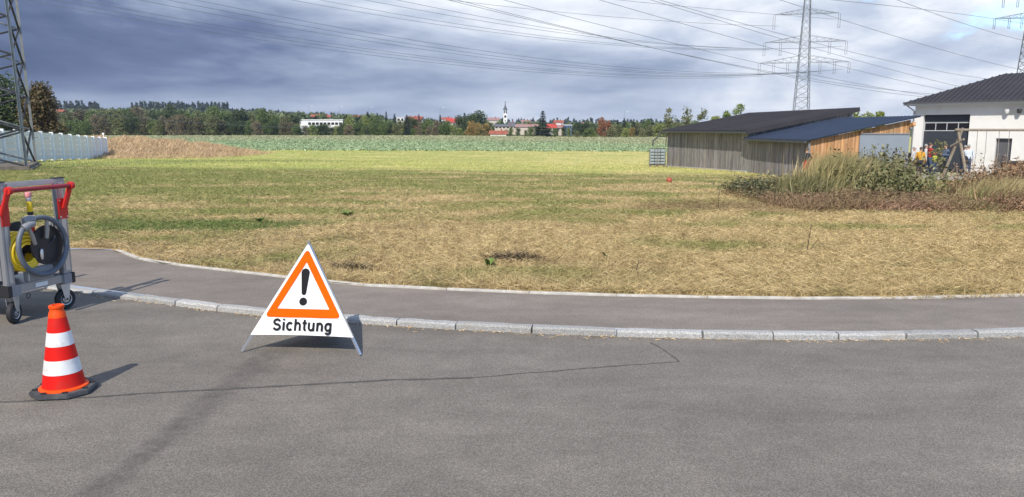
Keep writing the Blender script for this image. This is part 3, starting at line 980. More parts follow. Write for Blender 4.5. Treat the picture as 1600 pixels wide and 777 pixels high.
row(60, 250, 15, ['olive', 'brown', 'olive', 'green'], 176, 172, (385, 430))
row(70, 250, 13, ['olive', 'brown', 'green'], 190, 182)
row(150, 345, 13, ['brown', 'olive', 'brown', 'dark'], 182, 184)
row(240, 345, 15, ['olive', 'dark', 'green'], 172, 176, (395, 430))
row(335, 465, 13, ['dark', 'green', 'dark', 'olive'], 170, 180, (385, 420))
row(335, 470, 12, ['green', 'dark', 'olive', 'brown'], 190, 194)
row(462, 548, 7, ['green', 'light', 'dark', 'brown'], 198, 198, (360, 372), (.9, 1.3))
row(545, 640, 13, ['light', 'green', 'light', 'olive'], 186, 190)
row(545, 735, 12, ['green', 'light', 'olive', 'brown', 'dark'], 197, 198, (360, 372), (.8, 1.2))
row(640, 700, 14, ['dark', 'brown', 'green'], 184, 190, (380, 410))
row(718, 748, 11, ['dark', 'dark'], 181, 181)
row(736, 768, 14, ['amber', 'amber'], 188, 192, (360, 370))
row(792, 840, 9, ['dark', 'green', 'olive'], 201, 201, (360, 370), (.6, .9))
row(858, 935, 10, ['green', 'olive', 'light', 'dark'], 201, 202, (360, 370), (.7, 1.0))
row(905, 935, 12, ['dark', 'dark'], 190, 192, (385, 400))
row(955, 1060, 12, ['olive', 'light', 'amber', 'green', 'light'], 198, 197, (360, 385), (.8, 1.2))
row(960, 1160, 17, ['olive', 'green', 'olive'], 192, 190, (385, 420))
ROW += [(940, 187, 'rust', 366, .75), (951, 191, 'rust', 372, .6)]
for x_c, tp, yy, wf in ((848, 175, 363, 1.35), (575, 176, 400, .8), (590, 178, 405, .7), (604, 176, 402, .7), (617, 179, 400, .7), (636, 181, 363, 1.0), (975, 186, 390, 1.0), (990, 187, 388, .9),
                        (965, 190, 392, .9), (726, 178, 402, 1.0), (738, 180, 402, .9), (688, 181, 410, .8), (380, 170, 415, .9), (415, 173, 412, .9), (655, 180, 412, .7), (508, 181, 520, .8)):
    ROW.append((x_c, tp, 'conifer', yy, wf))
for (pxx, top, kd, yy, wf) in ROW:
    x = bx(pxx, yy); h_ = ht(top, yy, x)
    proto = rr.choice(KINDS[kd])
    where = ('behind the straw mound' if pxx < 340 else 'left of the long white building' if pxx < 462 else 'in front of the long white building' if pxx < 545
             else 'right of the long white building' if pxx < 640 else 'around the far red roofed houses' if pxx < 735 else 'below the church tower' if pxx < 835
             else 'right of the tallest conifer' if pxx < 930 else 'beside the rust red tree' if pxx < 1000 else 'by the barn corner')
    lab = TREE_LABEL[kd]
    if kd != 'rust': lab = lab.replace('in the hedgerow behind the crop field', where).replace('among the hedgerow trees behind the crop field', where)
    grp = {'conifer': 'conifers in the hedgerow'}.get(kd, kd + ' hedgerow trees')
    nm = {'conifer': 'conifer_tree'}.get(kd, 'hedgerow_tree')
    if pxx == 848:
        lab = 'tallest dark conifer standing alone in front of the village roofs'; grp = None
    if grp and kd != 'rust': grp = grp + ' ' + where
    sw = h_ / 12 * wf * (1.25 if h_ < 7 else 1.0)
    place_tree(proto, nm, lab, grp, x, yy, (sw, sw, h_ / 12), rr.uniform(0, 6.28))

# two broad trees behind the concrete fence
place_tree(tree_proto(301, 8.6, 8.6, 'leaf_dark', 9000, .20, 'round', .12, 40), 'broadleaf_tree', 'dark green broadleaf tree behind the concrete fence by the pylon', None, bx(8, 92), 92)
place_tree(tree_proto(302, 7.6, 5.0, 'leaf_maroon', 8000, .17, 'round', .12, 36), 'broadleaf_tree', 'dark reddish brown autumn tree behind the concrete fence', None, bx(68, 90), 90)
# wind-bent slender poplars beyond the barn
for i_, (pxx, top, lean) in enumerate(((1040, 166, .10), (1068, 165, .08), (1091, 168, .14), (1116, 174, .06), (1147, 163, .10), (1128, 172, .12))):
    x = bx(pxx, 150); h_ = ht(top, 150, x)
    pr = tree_proto(400 + i_, h_, h_ * .36, 'leaf_olive' if i_ < 3 else 'leaf_light', 620 if i_ < 3 else 1200, .17, 'tall', .28, 15, lean, .012)
    place_tree(pr, 'poplar_tree', 'slender poplar with thin wind bent crown beyond the barn' if i_ < 3 else 'pale green bushy poplar showing above the dark barn roof',
               'bent poplars beyond the barn' if i_ < 3 else 'pale poplars beyond the barn roof', x, 150)
for i_, pxx in enumerate((1338, 1356, 1372)):
    x = bx(pxx, 130); h_ = ht(171 + 2 * i_, 130, x)
    place_tree(tree_proto(420 + i_, h_, h_ * .5, 'leaf_light', 1500, .2, 'bush', .2, 16), 'broadleaf_tree', 'pale olive treetop showing over the ridge between barn and white building', 'treetops over the sheds', x, 130)

# far wood on the hills: one mass of conifers and broadleaf crowns
def far_wood(name, label, leaf, n, y0, y1, x0, x1, hh, ww, k_leaf, conif):
    rg = np.random.default_rng(len(name) * 3)
    Y = rg.uniform(y0, y1, n); X = rg.uniform(x0, x1, n) * Y / 1170 * .99
    H_ = rg.uniform(*hh, n); Z = tz(X, Y)
    idx = np.repeat(np.arange(n), k_leaf); m_ = len(idx)
    f = rg.uniform(0, 1, m_)
    if conif: rad = ww * .5 * (1.05 - f) * rg.uniform(.2, 1, m_); zz_ = H_[idx] * f
    else: rad = ww * .5 * np.sqrt(np.clip(1 - (2 * f - .9) ** 2, .1, 1)) * rg.uniform(.3, 1, m_); zz_ = H_[idx] * (.1 + .85 * f)
    an = rg.uniform(0, 6.283, m_)
    P = np.stack([X[idx] + rad * np.cos(an), Y[idx] + rad * np.sin(an), Z[idx] + zz_], 1)
    D = rg.normal(0, 1, (m_, 3)); D /= np.linalg.norm(D, axis=1)[:, None]
    if conif: D[:, 2] = np.abs(D[:, 2]) + .4
    V, F, ti, _ = blades(P, D * (ww * .36 * rg.uniform(.6, 1.2, m_))[:, None], ww * .4 * rg.uniform(.6, 1.3, m_), np.clip(rg.normal(.5, .2, n)[idx] + rg.normal(0, .22, m_), 0, 1))
    tag(link(name, np_mesh(name, V, F, ti), leaf), label, 'wood', kind='stuff')


far_wood('conifer_wood', 'far dark conifer wood along the hill crest', 'far_conifer', 260, 980, 1200, -590, -440, (7, 21), 7, 60, True)
far_wood('crest_conifer_wood', 'dark conifers on the crest above the concrete fence', 'far_conifer', 160, 980, 1200, -740, -640, (8, 21), 7, 60, True)
far_wood('distant_conifer_wood', 'low distant conifer wood behind the village', 'far_conifer', 380, 1000, 1300, -460, 260, (8, 14), 7, 50, True)
far_wood('mixed_wood', 'rounded far off trees on the slope behind the hedgerow', 'far_green', 1100, 470, 1250, -760, -200, (6, 13), 10, 80, False)
far_wood('village_wood', 'rounded far off trees between the village houses', 'far_green', 600, 490, 1150, -220, 330, (5, 9), 8, 70, False)


# ------------------------------------------------------------------ village
def house(name, label, x0, x1, ybase, yeave, yridge, Y, wall, roof, group=None, windows=3, flat=False, depth=8.0):
    xa, xb = bx(x0, Y), bx(x1, Y); w_ = xb - xa
    zf = lambda py: CAM_H + (203.5 - py) / 1170 * Y * .99
    ze, zr = zf(yeave), zf(yridge)
    zb = min(tzf((xa + xb) / 2, Y), zf(ybase)) - .3
    o = thing(name, label, 'house' if not flat else 'building', ((xa + xb) / 2, Y, zb), 0, group)
    hw = w_ / 2
    MB().box(-hw, hw, 0, depth, 0, ze - zb).build('wall', wall, o)
    if flat:
        MB().box(-hw - .3, hw + .3, -.3, depth + .3, ze - zb + .003, zr - zb).build('roof', roof, o)
    else:
        e = .5
        mb = MB()
        n = len(mb.v); zc = ze - zb
        mb.v += [(-hw - e, -e, zc - .25), (hw + e, -e, zc - .25), (hw + e, depth + e, zc - .25), (-hw - e, depth + e, zc - .25), (-hw - e, depth / 2, zr - zb), (hw + e, depth / 2, zr - zb)]
        mb.f += [(0, 1, 5, 4), (2, 3, 4, 5), (0, 4, 3), (1, 2, 5), (3, 2, 1, 0)]
        rf = mb.build('roof', roof, o)
        MB().box(hw * .3, hw * .3 + .7, depth * .35, depth * .35 + .7, (ze + zr) / 2 - zb, zr - zb + .8).build('chimney', 'roof_red', rf)
    hwall = ze - zf(ybase)
    if windows and hwall > 1.5:
        for k in range(windows):
            cx = -hw + w_ * (k + .5) / windows
            ww_ = min(.7, w_ / windows * .3)
            MB().box(cx - ww_, cx + ww_, -.04, .06, ze - zb - min(2.0, hwall * .75), ze - zb - .55).build('window', 'glass_dark', o)
    return o


# long white school with a blue lower panel
o = house('school_building', 'long white flat roofed building with window band among hedgerow trees', 469, 536, 200, 188.6, 187.4, 470, 'house_white', 'house_white', None, 0, True)
Y = 470; sc = Y / 1170 * .99; w_ = 67 * sc
zt = CAM_H + (203.5 - 188.6) * sc - o.location.z
for k in range(9):
    x0 = -w_ / 2 + (13 + k * 6.0) * sc
    MB().box(x0, x0 + 4.6 * sc, -.05, .05, zt - 7.2 * sc, zt - 3.4 * sc).build('window', 'glass_dark', o)
MB().box(-w_ / 2 + 20 * sc, -w_ / 2 + 42 * sc, -.06, .02, zt - 12 * sc, zt - 8.2 * sc).build('blue_panel', 'blue_panel', o)
house('house', 'white cubic house next to the orange roofed hall', 620, 632, 197, 184.6, 183.8, 455, 'house_white', 'house_white', None, 2, True)
house('hall_building', 'broad building with pale fascia and orange red walls among trees', 629, 657, 196, 187, 183.5, 462, 'roof_red', 'roof_red', None, 0)
house('house', 'low grey flat shed in front of the red roofed houses', 691, 716, 199, 193, 192, 440, 'house_cream', 'roof_slate', None, 2, True)
house('house', 'dark red roofed long house behind the grey flat shed', 697, 725, 196, 192, 185.5, 470, 'roof_bright', 'roof_bright', None, 3)
house('garden_hut', 'low hut with orange red roof at the crop field edge', 766, 791, 213, 209.5, 204.5, 362, 'house_white', 'roof_red', None, 2, depth=6)
house('terrace_house', 'long row house with slate roof below the church', 773, 808, 202, 197.5, 194.5, 480, 'house_cream', 'roof_slate', None, 6)
house('terrace_house', 'long row house with rose tiled roof beside the tallest conifer', 806, 840, 202, 198.5, 194.5, 470, 'house_cream', 'roof_rose', None, 5)
house('house', 'bright red roofed house right of the tallest conifer', 855, 869, 205, 200, 194, 450, 'house_white', 'roof_bright', None, 2)
house('house', 'blue and white house between red roofs and grey shrubs', 882, 893, 206, 196.5, 195.5, 450, 'house_blue', 'house_white', None, 3, True)
house('house', 'rose roofed house beside the blue one', 869, 882, 206, 200, 195.5, 455, 'house_cream', 'roof_rose', None, 2)
house('house', 'white gabled house high among trees near the church', 910, 921, 199, 195.5, 191.5, 560, 'house_white', 'roof_rose', None, 2)
house('house', 'red roofed farmhouse on the hill above the concrete fence', 80, 99, 180, 176, 172, 560, 'house_cream', 'roof_red', None, 2)
for i_, (xa, xb, yb, ye, yr_, Y, rf) in enumerate(((486, 500, 187, 183.5, 179.5, 640, 'roof_red'), (500, 516, 187, 184, 180.5, 650, 'roof_red'), (545, 562, 187, 184, 181, 650, 'roof_red'),
                                                   (290, 297, 187, 185, 181, 600, 'roof_red'), (325, 331, 185, 181, 178, 640, 'roof_red'), (635, 660, 187, 185, 182.5, 640, 'roof_red'),
                                                   (690, 705, 188, 187, 184, 640, 'roof_red'), (762, 780, 190, 188, 184.5, 640, 'roof_rose'), (815, 828, 194, 191, 188, 640, 'roof_rose'),
                                                   (866, 880, 194, 192, 188.5, 640, 'roof_red'), (828, 838, 196, 193.5, 190.5, 600, 'roof_slate'), (947, 956, 200, 197, 193, 520, 'roof_red'),
                                                   (230, 237, 184, 181, 179, 640, 'roof_slate'), (795, 803, 196, 194, 191, 560, 'roof_slate'))):
    lab, grp = {'roof_red': ('far red tiled house half hidden by trees', 'far red roofed houses'), 'roof_rose': ('far rose tiled house half hidden by trees', 'far rose roofed houses'),
                'roof_slate': ('far pale house with slate roof half hidden by trees', 'far slate roofed houses')}[rf]
    house('house', lab, xa, xb, yb, ye, yr_, Y, 'house_white' if i_ % 3 == 0 else 'house_cream', rf, grp, 2)

# church tower
Y = 640.; sc = Y / 1170 * .99
cx = bx(789.5, Y)
zof = lambda py: CAM_H + (203.5 - py) * sc
zb = tzf(cx, Y) - .5
ch = thing('church_tower', 'white church tower with dark pointed spire above the village', 'church', (cx, Y, zb))
hw = 3.1 * sc
z1, z2, z3 = zof(179) - zb, zof(172.5) - zb, zof(161) - zb
MB().box(-hw, hw, -hw, hw, 0, z1).build('tower_shaft', 'house_white', ch)
oct_ = [(hw * .92 * math.cos(R(22.5 + 45 * k)), hw * .92 * math.sin(R(22.5 + 45 * k))) for k in range(8)]
MB().prism(oct_, z1 + .003, z2, 'z').build('belfry', 'house_white', ch)
sp = MB().lathe([(hw * 1.25, z2), (hw * .62, z2 + (z3 - z2) * .28), (hw * .3, z2 + (z3 - z2) * .55), (.06, z3)], 8).build('spire', 'roof_slate', ch)
MB().lathe([(.3, z3 - .3), (.45, z3), (.1, z3 + .6)], 8).build('finial', 'steel_dark', sp)
for dx_ in (-.75, .75): MB().box(dx_ - .4, dx_ + .4, -hw - .05, -hw + .1, z1 + .6, z2 - .6).build('belfry_window', 'glass_dark', ch)
MB().lathe([(1.05, -hw - .06), (1.05, -hw + .05)], 16, (0, 0, z1 - 2.2), 'y').build('clock_face', 'steel_dark', ch)
MB().box(-.35, .35, -hw - .05, -hw + .1, z1 - 6.5, z1 - 5).build('slit_window', 'glass_dark', ch)

# tall floodlight masts over the trees
for pxx, top in ((487, 168), (534, 168.5), (580, 169.5), (691, 170), (978, 176)):
    Y = 430; x = bx(pxx - 3, Y); z0 = tzf(x, Y); h_ = CAM_H + (203.5 - top) / 1170 * Y - z0
    o = thing('light_mast', 'thin tall light mast rising over the far trees', 'lamp', (x, Y, z0), 0, 'light masts over the hedgerow')
    MB().tube([(0, 0, -.3), (0, 0, h_)], [.09, .05], 6).build('mast', 'steel_galv', o)
    MB().bar((0, 0, h_ - .05), (1.3, 0, h_ + .15), .07).build('mast_arm', 'steel_galv', o)
    MB().box(1.2, 2.2, -.25, .25, h_ + .05, h_ + .28).build('lamp_head', 'house_white', o)


# ------------------------------------------------------------------ pylons and power lines
def lattice_pylon(name, label, x, y, rz, H_, base, top, panels, arms, memb, mats, single, leg_w, zbase=None):
    z0 = tzf(x, y) if zbase is None else zbase
    o = thing(name, label, 'pylon', (x, y, z0), rz)
    hwid = lambda z: (base + (top - base) * z / H_) / 2
    for sx in (-1, 1):
        for sy in (-1, 1):
            a, b_ = Vector((sx * hwid(0), sy * hwid(0), 0)), Vector((sx * hwid(H_), sy * hwid(H_), H_))
            mb = MB()
            if single:      # angle section: two plates
                mb.bar(a, b_, leg_w, leg_w * .14, up=(sx, 0, 0)); mb.bar(a + Vector((sx * leg_w * .43, -sy * leg_w * .43, 0)), b_ + Vector((sx * leg_w * .43, -sy * leg_w * .43, 0)), leg_w * .14, leg_w, up=(sx, 0, 0))
            else: mb.bar(a, b_, leg_w)
            mb.build('leg', mats[0], o)
    zs = [H_ * (1 - (1 - k / panels) ** 1.0) for k in range(panels + 1)] if not callable(single) else single(panels)
    joined = MB()
    for k in range(panels):
        za, zb_ = zs[k], zs[k + 1]; zm = (za + zb_) / 2
        for f in range(4):
            def pt(s_, z):
                h = hwid(z)
                return [(s_ * h, -h, z), (h, s_ * h, z), (-s_ * h, h, z), (-h, -s_ * h, z)][f]
            segs = [(pt(-1, za), pt(1, zb_)), (pt(1, za), pt(-1, zb_))]
            for si, (p, q_) in enumerate(segs):
                if single:
                    mm = MB().bar(p, q_, memb, memb * .2, up=(0, 0, 1)); mm.bar(p, q_, memb * .2, memb, up=(0, 0, 1))
                    mm.build('brace', mats[1] if f in (0, 1) or si else mats[0], o)
                else: joined.bar(p, q_, memb)
            if not single and k % 3 == 0: joined.bar(pt(-1, za), pt(1, za), memb)
    if not single: tag(joined.build('bracing', mats[1], o), kind='stuff')
    for (z, span, drop, ins, sp_) in arms:
        mb = MB(); h = hwid(z); rise = span * .16
        for sx in (-1, 1):
            tip = (sx * span, 0, z)
            for sy in (-1, 1):
                mb.bar((sx * h, sy * h, z), tip, memb * 1.25); mb.bar((sx * hwid(z + rise), sy * hwid(z + rise), z + rise), tip, memb)
                nseg = 5
                for q_ in range(1, nseg):
                    f_ = q_ / nseg
                    lo_ = Vector((sx * h, sy * h, z)).lerp(Vector(tip), f_); hi_ = Vector((sx * h, sy * h, z + rise)).lerp(Vector(tip), f_)
                    lo2 = Vector((sx * h, sy * h, z)).lerp(Vector(tip), (q_ - 1) / nseg)
                    mb.bar(lo_, hi_, memb * .7); mb.bar(lo2, hi_, memb * .7)
        arm = mb.build('crossarm', mats[1], o)
        for sx in (-1, 1):
            for fr in ins:
                xx = sx * span * fr; si = MB()
                si.bar((xx - sp_, 0, z - .1), (xx - sp_, 0, z - drop), memb * 1.1); si.bar((xx + sp_, 0, z - .1), (xx + sp_, 0, z - drop), memb * 1.1)
                si.bar((xx - sp_ - .1, 0, z - drop), (xx + sp_ + .1, 0, z - drop), memb)
                si.build('insulator', 'insulator', o)
    return o


P2 = lattice_pylon('power_pylon', 'distant lattice power pylon with three crossarms rising behind the barn', 97.6, 257, R(-12), 52, 5.4, 1.3, 22,
                   [(25.7, 14.2, 3.6, (1, .68, .36), .32), (32.4, 12.9, 4.2, (1, .60), .32), (41.4, 10.2, 4.6, (1,), .32)], .08, ('steel_far', 'steel_far'), False, .17)
P3 = lattice_pylon('power_pylon', 'lattice power pylon half cut off behind the white building roof', 200.6, 298, R(-8), 66, 8, 1.6, 24,
                   [(46.0, 14.0, 3.8, (1, .62, .3), .32), (54.5, 11.5, 4.4, (1, .55), .32)], .12, ('steel_far', 'steel_far'), False, .28)
P1 = lattice_pylon('power_pylon', 'near galvanised lattice pylon standing on a concrete block by the fence', -27.5, 37.8, R(28), 30, 5.6, 4.5, 17,
                   [(20.0, 9.0, 2.5, (1, .5), .2), (26.0, 7.0, 2.5, (1,), .2)], .095, ('steel_galv', 'steel_dark'), True, .125, zbase=.12)
mat('footing', (0.17, 0.145, 0.115), 0.95, var=0.3, scale=2, dirt=(0.09, 0.075, 0.06), bump=0.8, bscale=12)
o = MB().box(-3.1, 3.1, -3.1, 3.1, -.5, -.03).build('pylon_footing', 'footing', None, bevel=.12)
o.location = (-27.5, 37.8, .15); o.rotation_euler = (0, 0, R(28))
tag(o, 'weathered concrete block under the near lattice pylon', 'foundation')

WIRES_A = [((84.11, 257, 19.69), (-190, 53), -26.03, 53.7), ((88.37, 257, 20.32), (-186, 48), -28.09, 55.09), ((91.78, 257, 20.74), (-182, 43), -30.15, 57.03),
           ((102.26, 257, 21.16), (-172, 33), -32.4, 58.45), ((106.52, 257, 21.58), (-168, 28), -34.45, 60.35), ((110.99, 257, 21.99), (-164, 23), -35.36, 60.08),
           ((85.8, 257, 28.24), (-190, 53), -26.44, 55.62), ((90.9, 257, 28.65), (-184, 46), -29.94, 59.74), ((104.52, 257, 29.07), (-170, 31), -34.43, 59.27),
           ((110.25, 257, 29.48), (-164, 24), -40.03, 67.35), ((88.36, 257, 35.88), (-186, 48), -23.53, 30.21), ((107.32, 257, 38.13), (-166, 26), -20.69, 10.15)]
WIRES_B = [
    ((225.4, 340, 14.58), (-67.4, 71.2), -13.46, 29.15, 1.0),
    ((225.55, 340, 13.18), (-58.1, 71.2), -5.15, 20.97, 1.0),
    ((216.76, 340, 15.42), (-36.6, 71.2), 0.06, 10.93, 1.0),
    ((216.56, 340, 17.38), (-26.3, 71.2), 0.46, 7.38, 1.0),
    ((224.52, 340, 22.96), (-26.6, 71.2), -12.18, 14.46, 1.0),
    ((238.38, 340, 26.01), (-5.8, 71.2), -11.22, 8.49, 1.0),
    ((253.92, 340, 38.41), (13.9, 71.2), -33.36, 16.76, 1.0),
    ((225.16, 340, 16.82), (-69.1, 71.2), -17.32, 30.46, 1.0),
    ((253.52, 340, 41.69), (0.8, 71.2), -16.69, -9.17, 1.0),
]


def wire(E_, S_, b_, c_, name, label, group, r, t1=1.0):
    pts = []
    for k in range(41):
        t_ = t1 * k / 40
        pts.append((E_[0] + t_ * (S_[0] - E_[0]), E_[1] + t_ * (S_[1] - E_[1]), E_[2] + b_ * t_ + c_ * t_ * t_))
    rad = [r * (.45 + .55 * max(.25, math.hypot(p[0], p[1]) / 200)) for p in pts]
    o = MB().tube(pts, rad, 5).build(name, 'wire', None)
    return tag(o, label, 'power line', group)


for (E_, S_, b_, c_) in WIRES_A:
    wire(E_, S_, b_, c_, 'power_line', 'thin sagging power line strung left from the pylon behind the barn', 'lines from the pylon to the left', .042)
for (E_, S_, b_, c_, t1) in WIRES_B:
    wire(E_, S_, b_, c_, 'power_line', 'dark power line slanting down to the right behind the white building', 'lines slanting down to the right', .046, t1)
# thin cable in front of the hedgerow on the left
wire((bx(480, 200), 200, CAM_H + 3.5 / 1170 * 200), (bx(150, 160), 160), 0.6, 2.2, 'overhead_cable', 'pale thin cable crossing before the left hedgerow', None, .035)


# ------------------------------------------------------------------ concrete fence on the left
fa, fb = Vector((-24.3, 28.5, 0)), Vector((-36.8, 68.5, 0))
fence = thing('concrete_fence', 'grey concrete plank fence with white posts behind the near pylon', 'fence')
nb_ = 17
fd = (fb - fa); L_ = fd.length; fd.normalize(); fang = math.atan2(fd.y, fd.x)
bay = L_ / nb_
mat('fence_board', (0.74, 0.70, 0.64), 0.85, var=0.07, scale=1.5, dirt=(0.64, 0.62, 0.58))
pm = MB().box(-bay / 2 + .05, bay / 2 - .05, -.03, .03, .009, .352).build('plank', 'fence_board', fence)
pm_me = pm.data; bpy.data.objects.remove(pm)
po = MB().box(-.10, .10, -.11, .11, -.4, 1.97).build('post', 'fence_white', fence)
po_me = po.data; bpy.data.objects.remove(po)
for k in range(nb_ + 1):
    p = fa + fd * (k * bay); zt = 1.93 - .85 * float(sm((p.y - 38) / 36)) - 1.93
    zt = tzf(p.x, p.y) * .4 + zt * .6
    o = bpy.data.objects.new('post', po_me); col.objects.link(o); o.parent = fence
    o.location = (p.x, p.y, zt); o.rotation_euler = (0, 0, fang)
    if k < nb_:
        pc = fa + fd * ((k + .5) * bay)
        for r_ in range(5):
            o = bpy.data.objects.new('plank', pm_me); col.objects.link(o); o.parent = fence
            o.location = (pc.x, pc.y, zt + .08 + r_ * .36 - .02); o.rotation_euler = (0, 0, fang)
o = thing('marker_post', 'thin white marker post on the straw mound', 'post', (bx(161, 75), 75, tzf(bx(161, 75), 75) + 1.2))
MB().tube([(0, 0, -.5), (0, 0, 1.0)], .04, 6).build('pole', 'fence_white', o)
MB().box(-.1, .1, -.05, .05, 1.0, 1.16).build('cap', 'fence_white', o)


# ------------------------------------------------------------------ barn and shed
def planks(parent, ax, ay, bx_, by_, zb, ztop, width, material, zt2=None, thick=.03, name='plank', skip=None):
    """vertical boards from a to b; top height may run from ztop to zt2"""
    a, b_ = Vector((ax, ay, 0)), Vector((bx_, by_, 0)); L = (b_ - a).length; n = int(round(L / width)); dr = (b_ - a) / L
    ang = math.atan2(dr.y, dr.x); w = L / n
    for k in range(n):
        c = a + dr * (w * (k + .5)); f0 = k / n; f1 = (k + 1) / n; f = (k + .5) / n
        if skip and skip(f * L): continue
        z0 = zb(f) if callable(zb) else zb
        t0 = ztop if zt2 is None else ztop + (zt2 - ztop) * f0
        t1_ = ztop if zt2 is None else ztop + (zt2 - ztop) * f1
        th = thick * random.uniform(.6, 1.3)
        mb = MB().prism([(-w / 2 + .008, 0), (w / 2 - .008, 0), (w / 2 - .008, t1_ - z0), (-w / 2 + .008, t0 - z0)], -th, 0)
        o = mb.build(name, material, parent)
        o.location = (c.x, c.y, z0); o.rotation_euler = (0, 0, ang)


def mono_roof(parent, A, B, w_, v, zl, zh, thick, material, over, ribs):
    """single-pitch roof: low edge A-B, rising along v by w_"""
    u_ = (B - A).normalized()
    a = A - u_ * over[0] - v * over[1]; b_ = B + u_ * over[2] - v * over[1]
    sl = (zh - zl) / w_; tot = w_ + over[1] + over[3]
    zl2 = zl - sl * over[1]; zh2 = zl2 + sl * tot
    mb = MB(); n = 0
    q = [a, b_, b_ + v * tot, a + v * tot]; zz_ = [zl2, zl2, zh2, zh2]
    mb.v = [(p.x, p.y, z) for p, z in zip(q, zz_)] + [(p.x, p.y, z + thick) for p, z in zip(q, zz_)]
    mb.f = [(3, 2, 1, 0), (4, 5, 6, 7), (0, 1, 5, 4), (1, 2, 6, 5), (2, 3, 7, 6), (3, 0, 4, 7)]
    rf = mb.build('roof', material, parent)
    L = (b_ - a).length; k = int(L / ribs); rb = MB()
    for i_ in range(k + 1):
        p = a + u_ * (L * i_ / k); p2 = p + v * tot
        rb.bar((p.x, p.y, zl2 + thick), (p2.x, p2.y, zh2 + thick), .05, .05)
    tag(rb.build('roof_ribs', material, rf), kind='stuff')
    return rf


A, B = Vector((11.85, 57.5, 0)), Vector((13.85, 44.3, 0))
u_ = (B - A).normalized(); v_ = Vector((-u_.y, u_.x, 0))
if v_.x < 0: v_ = -v_
barn = thing('wooden_barn', 'large weathered grey plank barn with dark single pitch roof', 'barn')
BW = 6.5
zbA, zbB = -1.0, -.66
planks(barn, A.x, A.y, B.x, B.y, lambda f: zbA + (zbB - zbA) * f + .12, 1.74, .19, 'plank_grey')
D_ = B + v_ * BW; C_ = A + v_ * BW
planks(barn, B.x, B.y, D_.x, D_.y, -.9, 1.74, .22, 'plank_grey', 2.94)
MB().prism([(p.x, p.y) for p in (A + v_ * .06 + u_ * .05, B + v_ * .06 - u_ * .06, D_ - u_ * .06, C_ + u_ * .05)], -1.2, 1.72, 'z').build('inner_wall', 'plank_grey', barn)
MB().bar((A.x - .04, A.y, -1.0), (B.x - .04, B.y, -.70), .16, .34).build('plinth', 'edging', barn)
rf = mono_roof(barn, A, B, BW, v_, 1.80, 3.02, .10, 'roof_dark', (.45, .35, .35, .2), .35)
gA, gB = A - u_ * .45 - v_ * .42, B + u_ * .35 - v_ * .42
MB().bar((gA.x, gA.y, 1.72), (gB.x, gB.y, 1.70), .12, .11).build('gutter', 'dark_pipe', barn)
e1 = B + u_ * .37 - v_ * .35; e2 = e1 + v_ * (BW + .55)
MB().bar((e1.x, e1.y, 1.70), (e2.x, e2.y, 3.04), .05, .22).build('verge_board', 'roof_dark', barn)
dp = A - u_ * .30 - v_ * .40
MB().tube([(dp.x, dp.y, 1.68), (dp.x - .35, dp.y + .1, 1.25), (dp.x - .62, dp.y + .15, 1.02), (dp.x - .62, dp.y + .15, .62)], .055, 8).build('downpipe', 'dark_pipe', barn, smooth=True)

# lower shed against the barn
S0 = B + u_ * .02; S1 = Vector((14.42, 36.6, 0))
us = (S1 - S0).normalized(); vs = Vector((-us.y, us.x, 0))
if vs.x < 0: vs = -vs
shed = thing('wooden_shed', 'lower shed with blue metal roof, grey planks and orange gable', 'shed')
SW = 5.0
planks(shed, S0.x, S0.y, S1.x, S1.y, -.78, 1.33, .19, 'plank_grey')
G1 = S1 + vs * SW
planks(shed, S1.x, S1.y, G1.x, G1.y, -.85, 1.33, .17, 'plank_orange', 2.34)
G0 = S0 + vs * SW
MB().prism([(p.x, p.y) for p in (S0 + vs * .06 + us * .1, S1 + vs * .06 - us * .06, G1 - us * .06, G0 + us * .1)], -1.1, 1.3, 'z').build('inner_wall', 'plank_grey', shed)
mono_roof(shed, S0, S1, SW, vs, 1.38, 2.40, .07, 'roof_blue', (.0, .30, .30, .30), .30)
gA, gB = S0 - vs * .36, S1 + us * .3 - vs * .36
MB().bar((gA.x, gA.y, 1.29), (gB.x, gB.y, 1.27), .11, .10).build('gutter', 'dark_pipe', shed)
MB().tube([(S1.x - .08, S1.y - .1, 1.26), (S1.x - .06, S1.y - .1, .9), (S1.x - .06, S1.y - .1, -.7)], .06, 8).build('downpipe', 'zinc', shed, smooth=True)
dA, dB = S1 + vs * 2.45 + us * .07, S1 + vs * 4.95 + us * .07
sdoor = MB().bar((dA.x, dA.y, .45), (dB.x, dB.y, .45), .06, 2.3).build('sliding_door', 'sliding_door', shed)
MB().bar((dA.x, dA.y, 1.66), (dB.x, dB.y, 1.66), .10, .06).build('door_rail', 'zinc', shed)
pu = S1 + vs * 2.45
MB().bar((pu.x, pu.y - .12, 1.72), (pu.x + .12, pu.y - .12, 1.86), .12, .10).build('beam_end', 'plank_orange', shed)
pu = S1 + vs * 4.98
MB().bar((pu.x, pu.y - .04, 2.05), (pu.x + .02, pu.y - .35, 2.15), .14, .18).build('beam_end', 'plank_orange', shed)

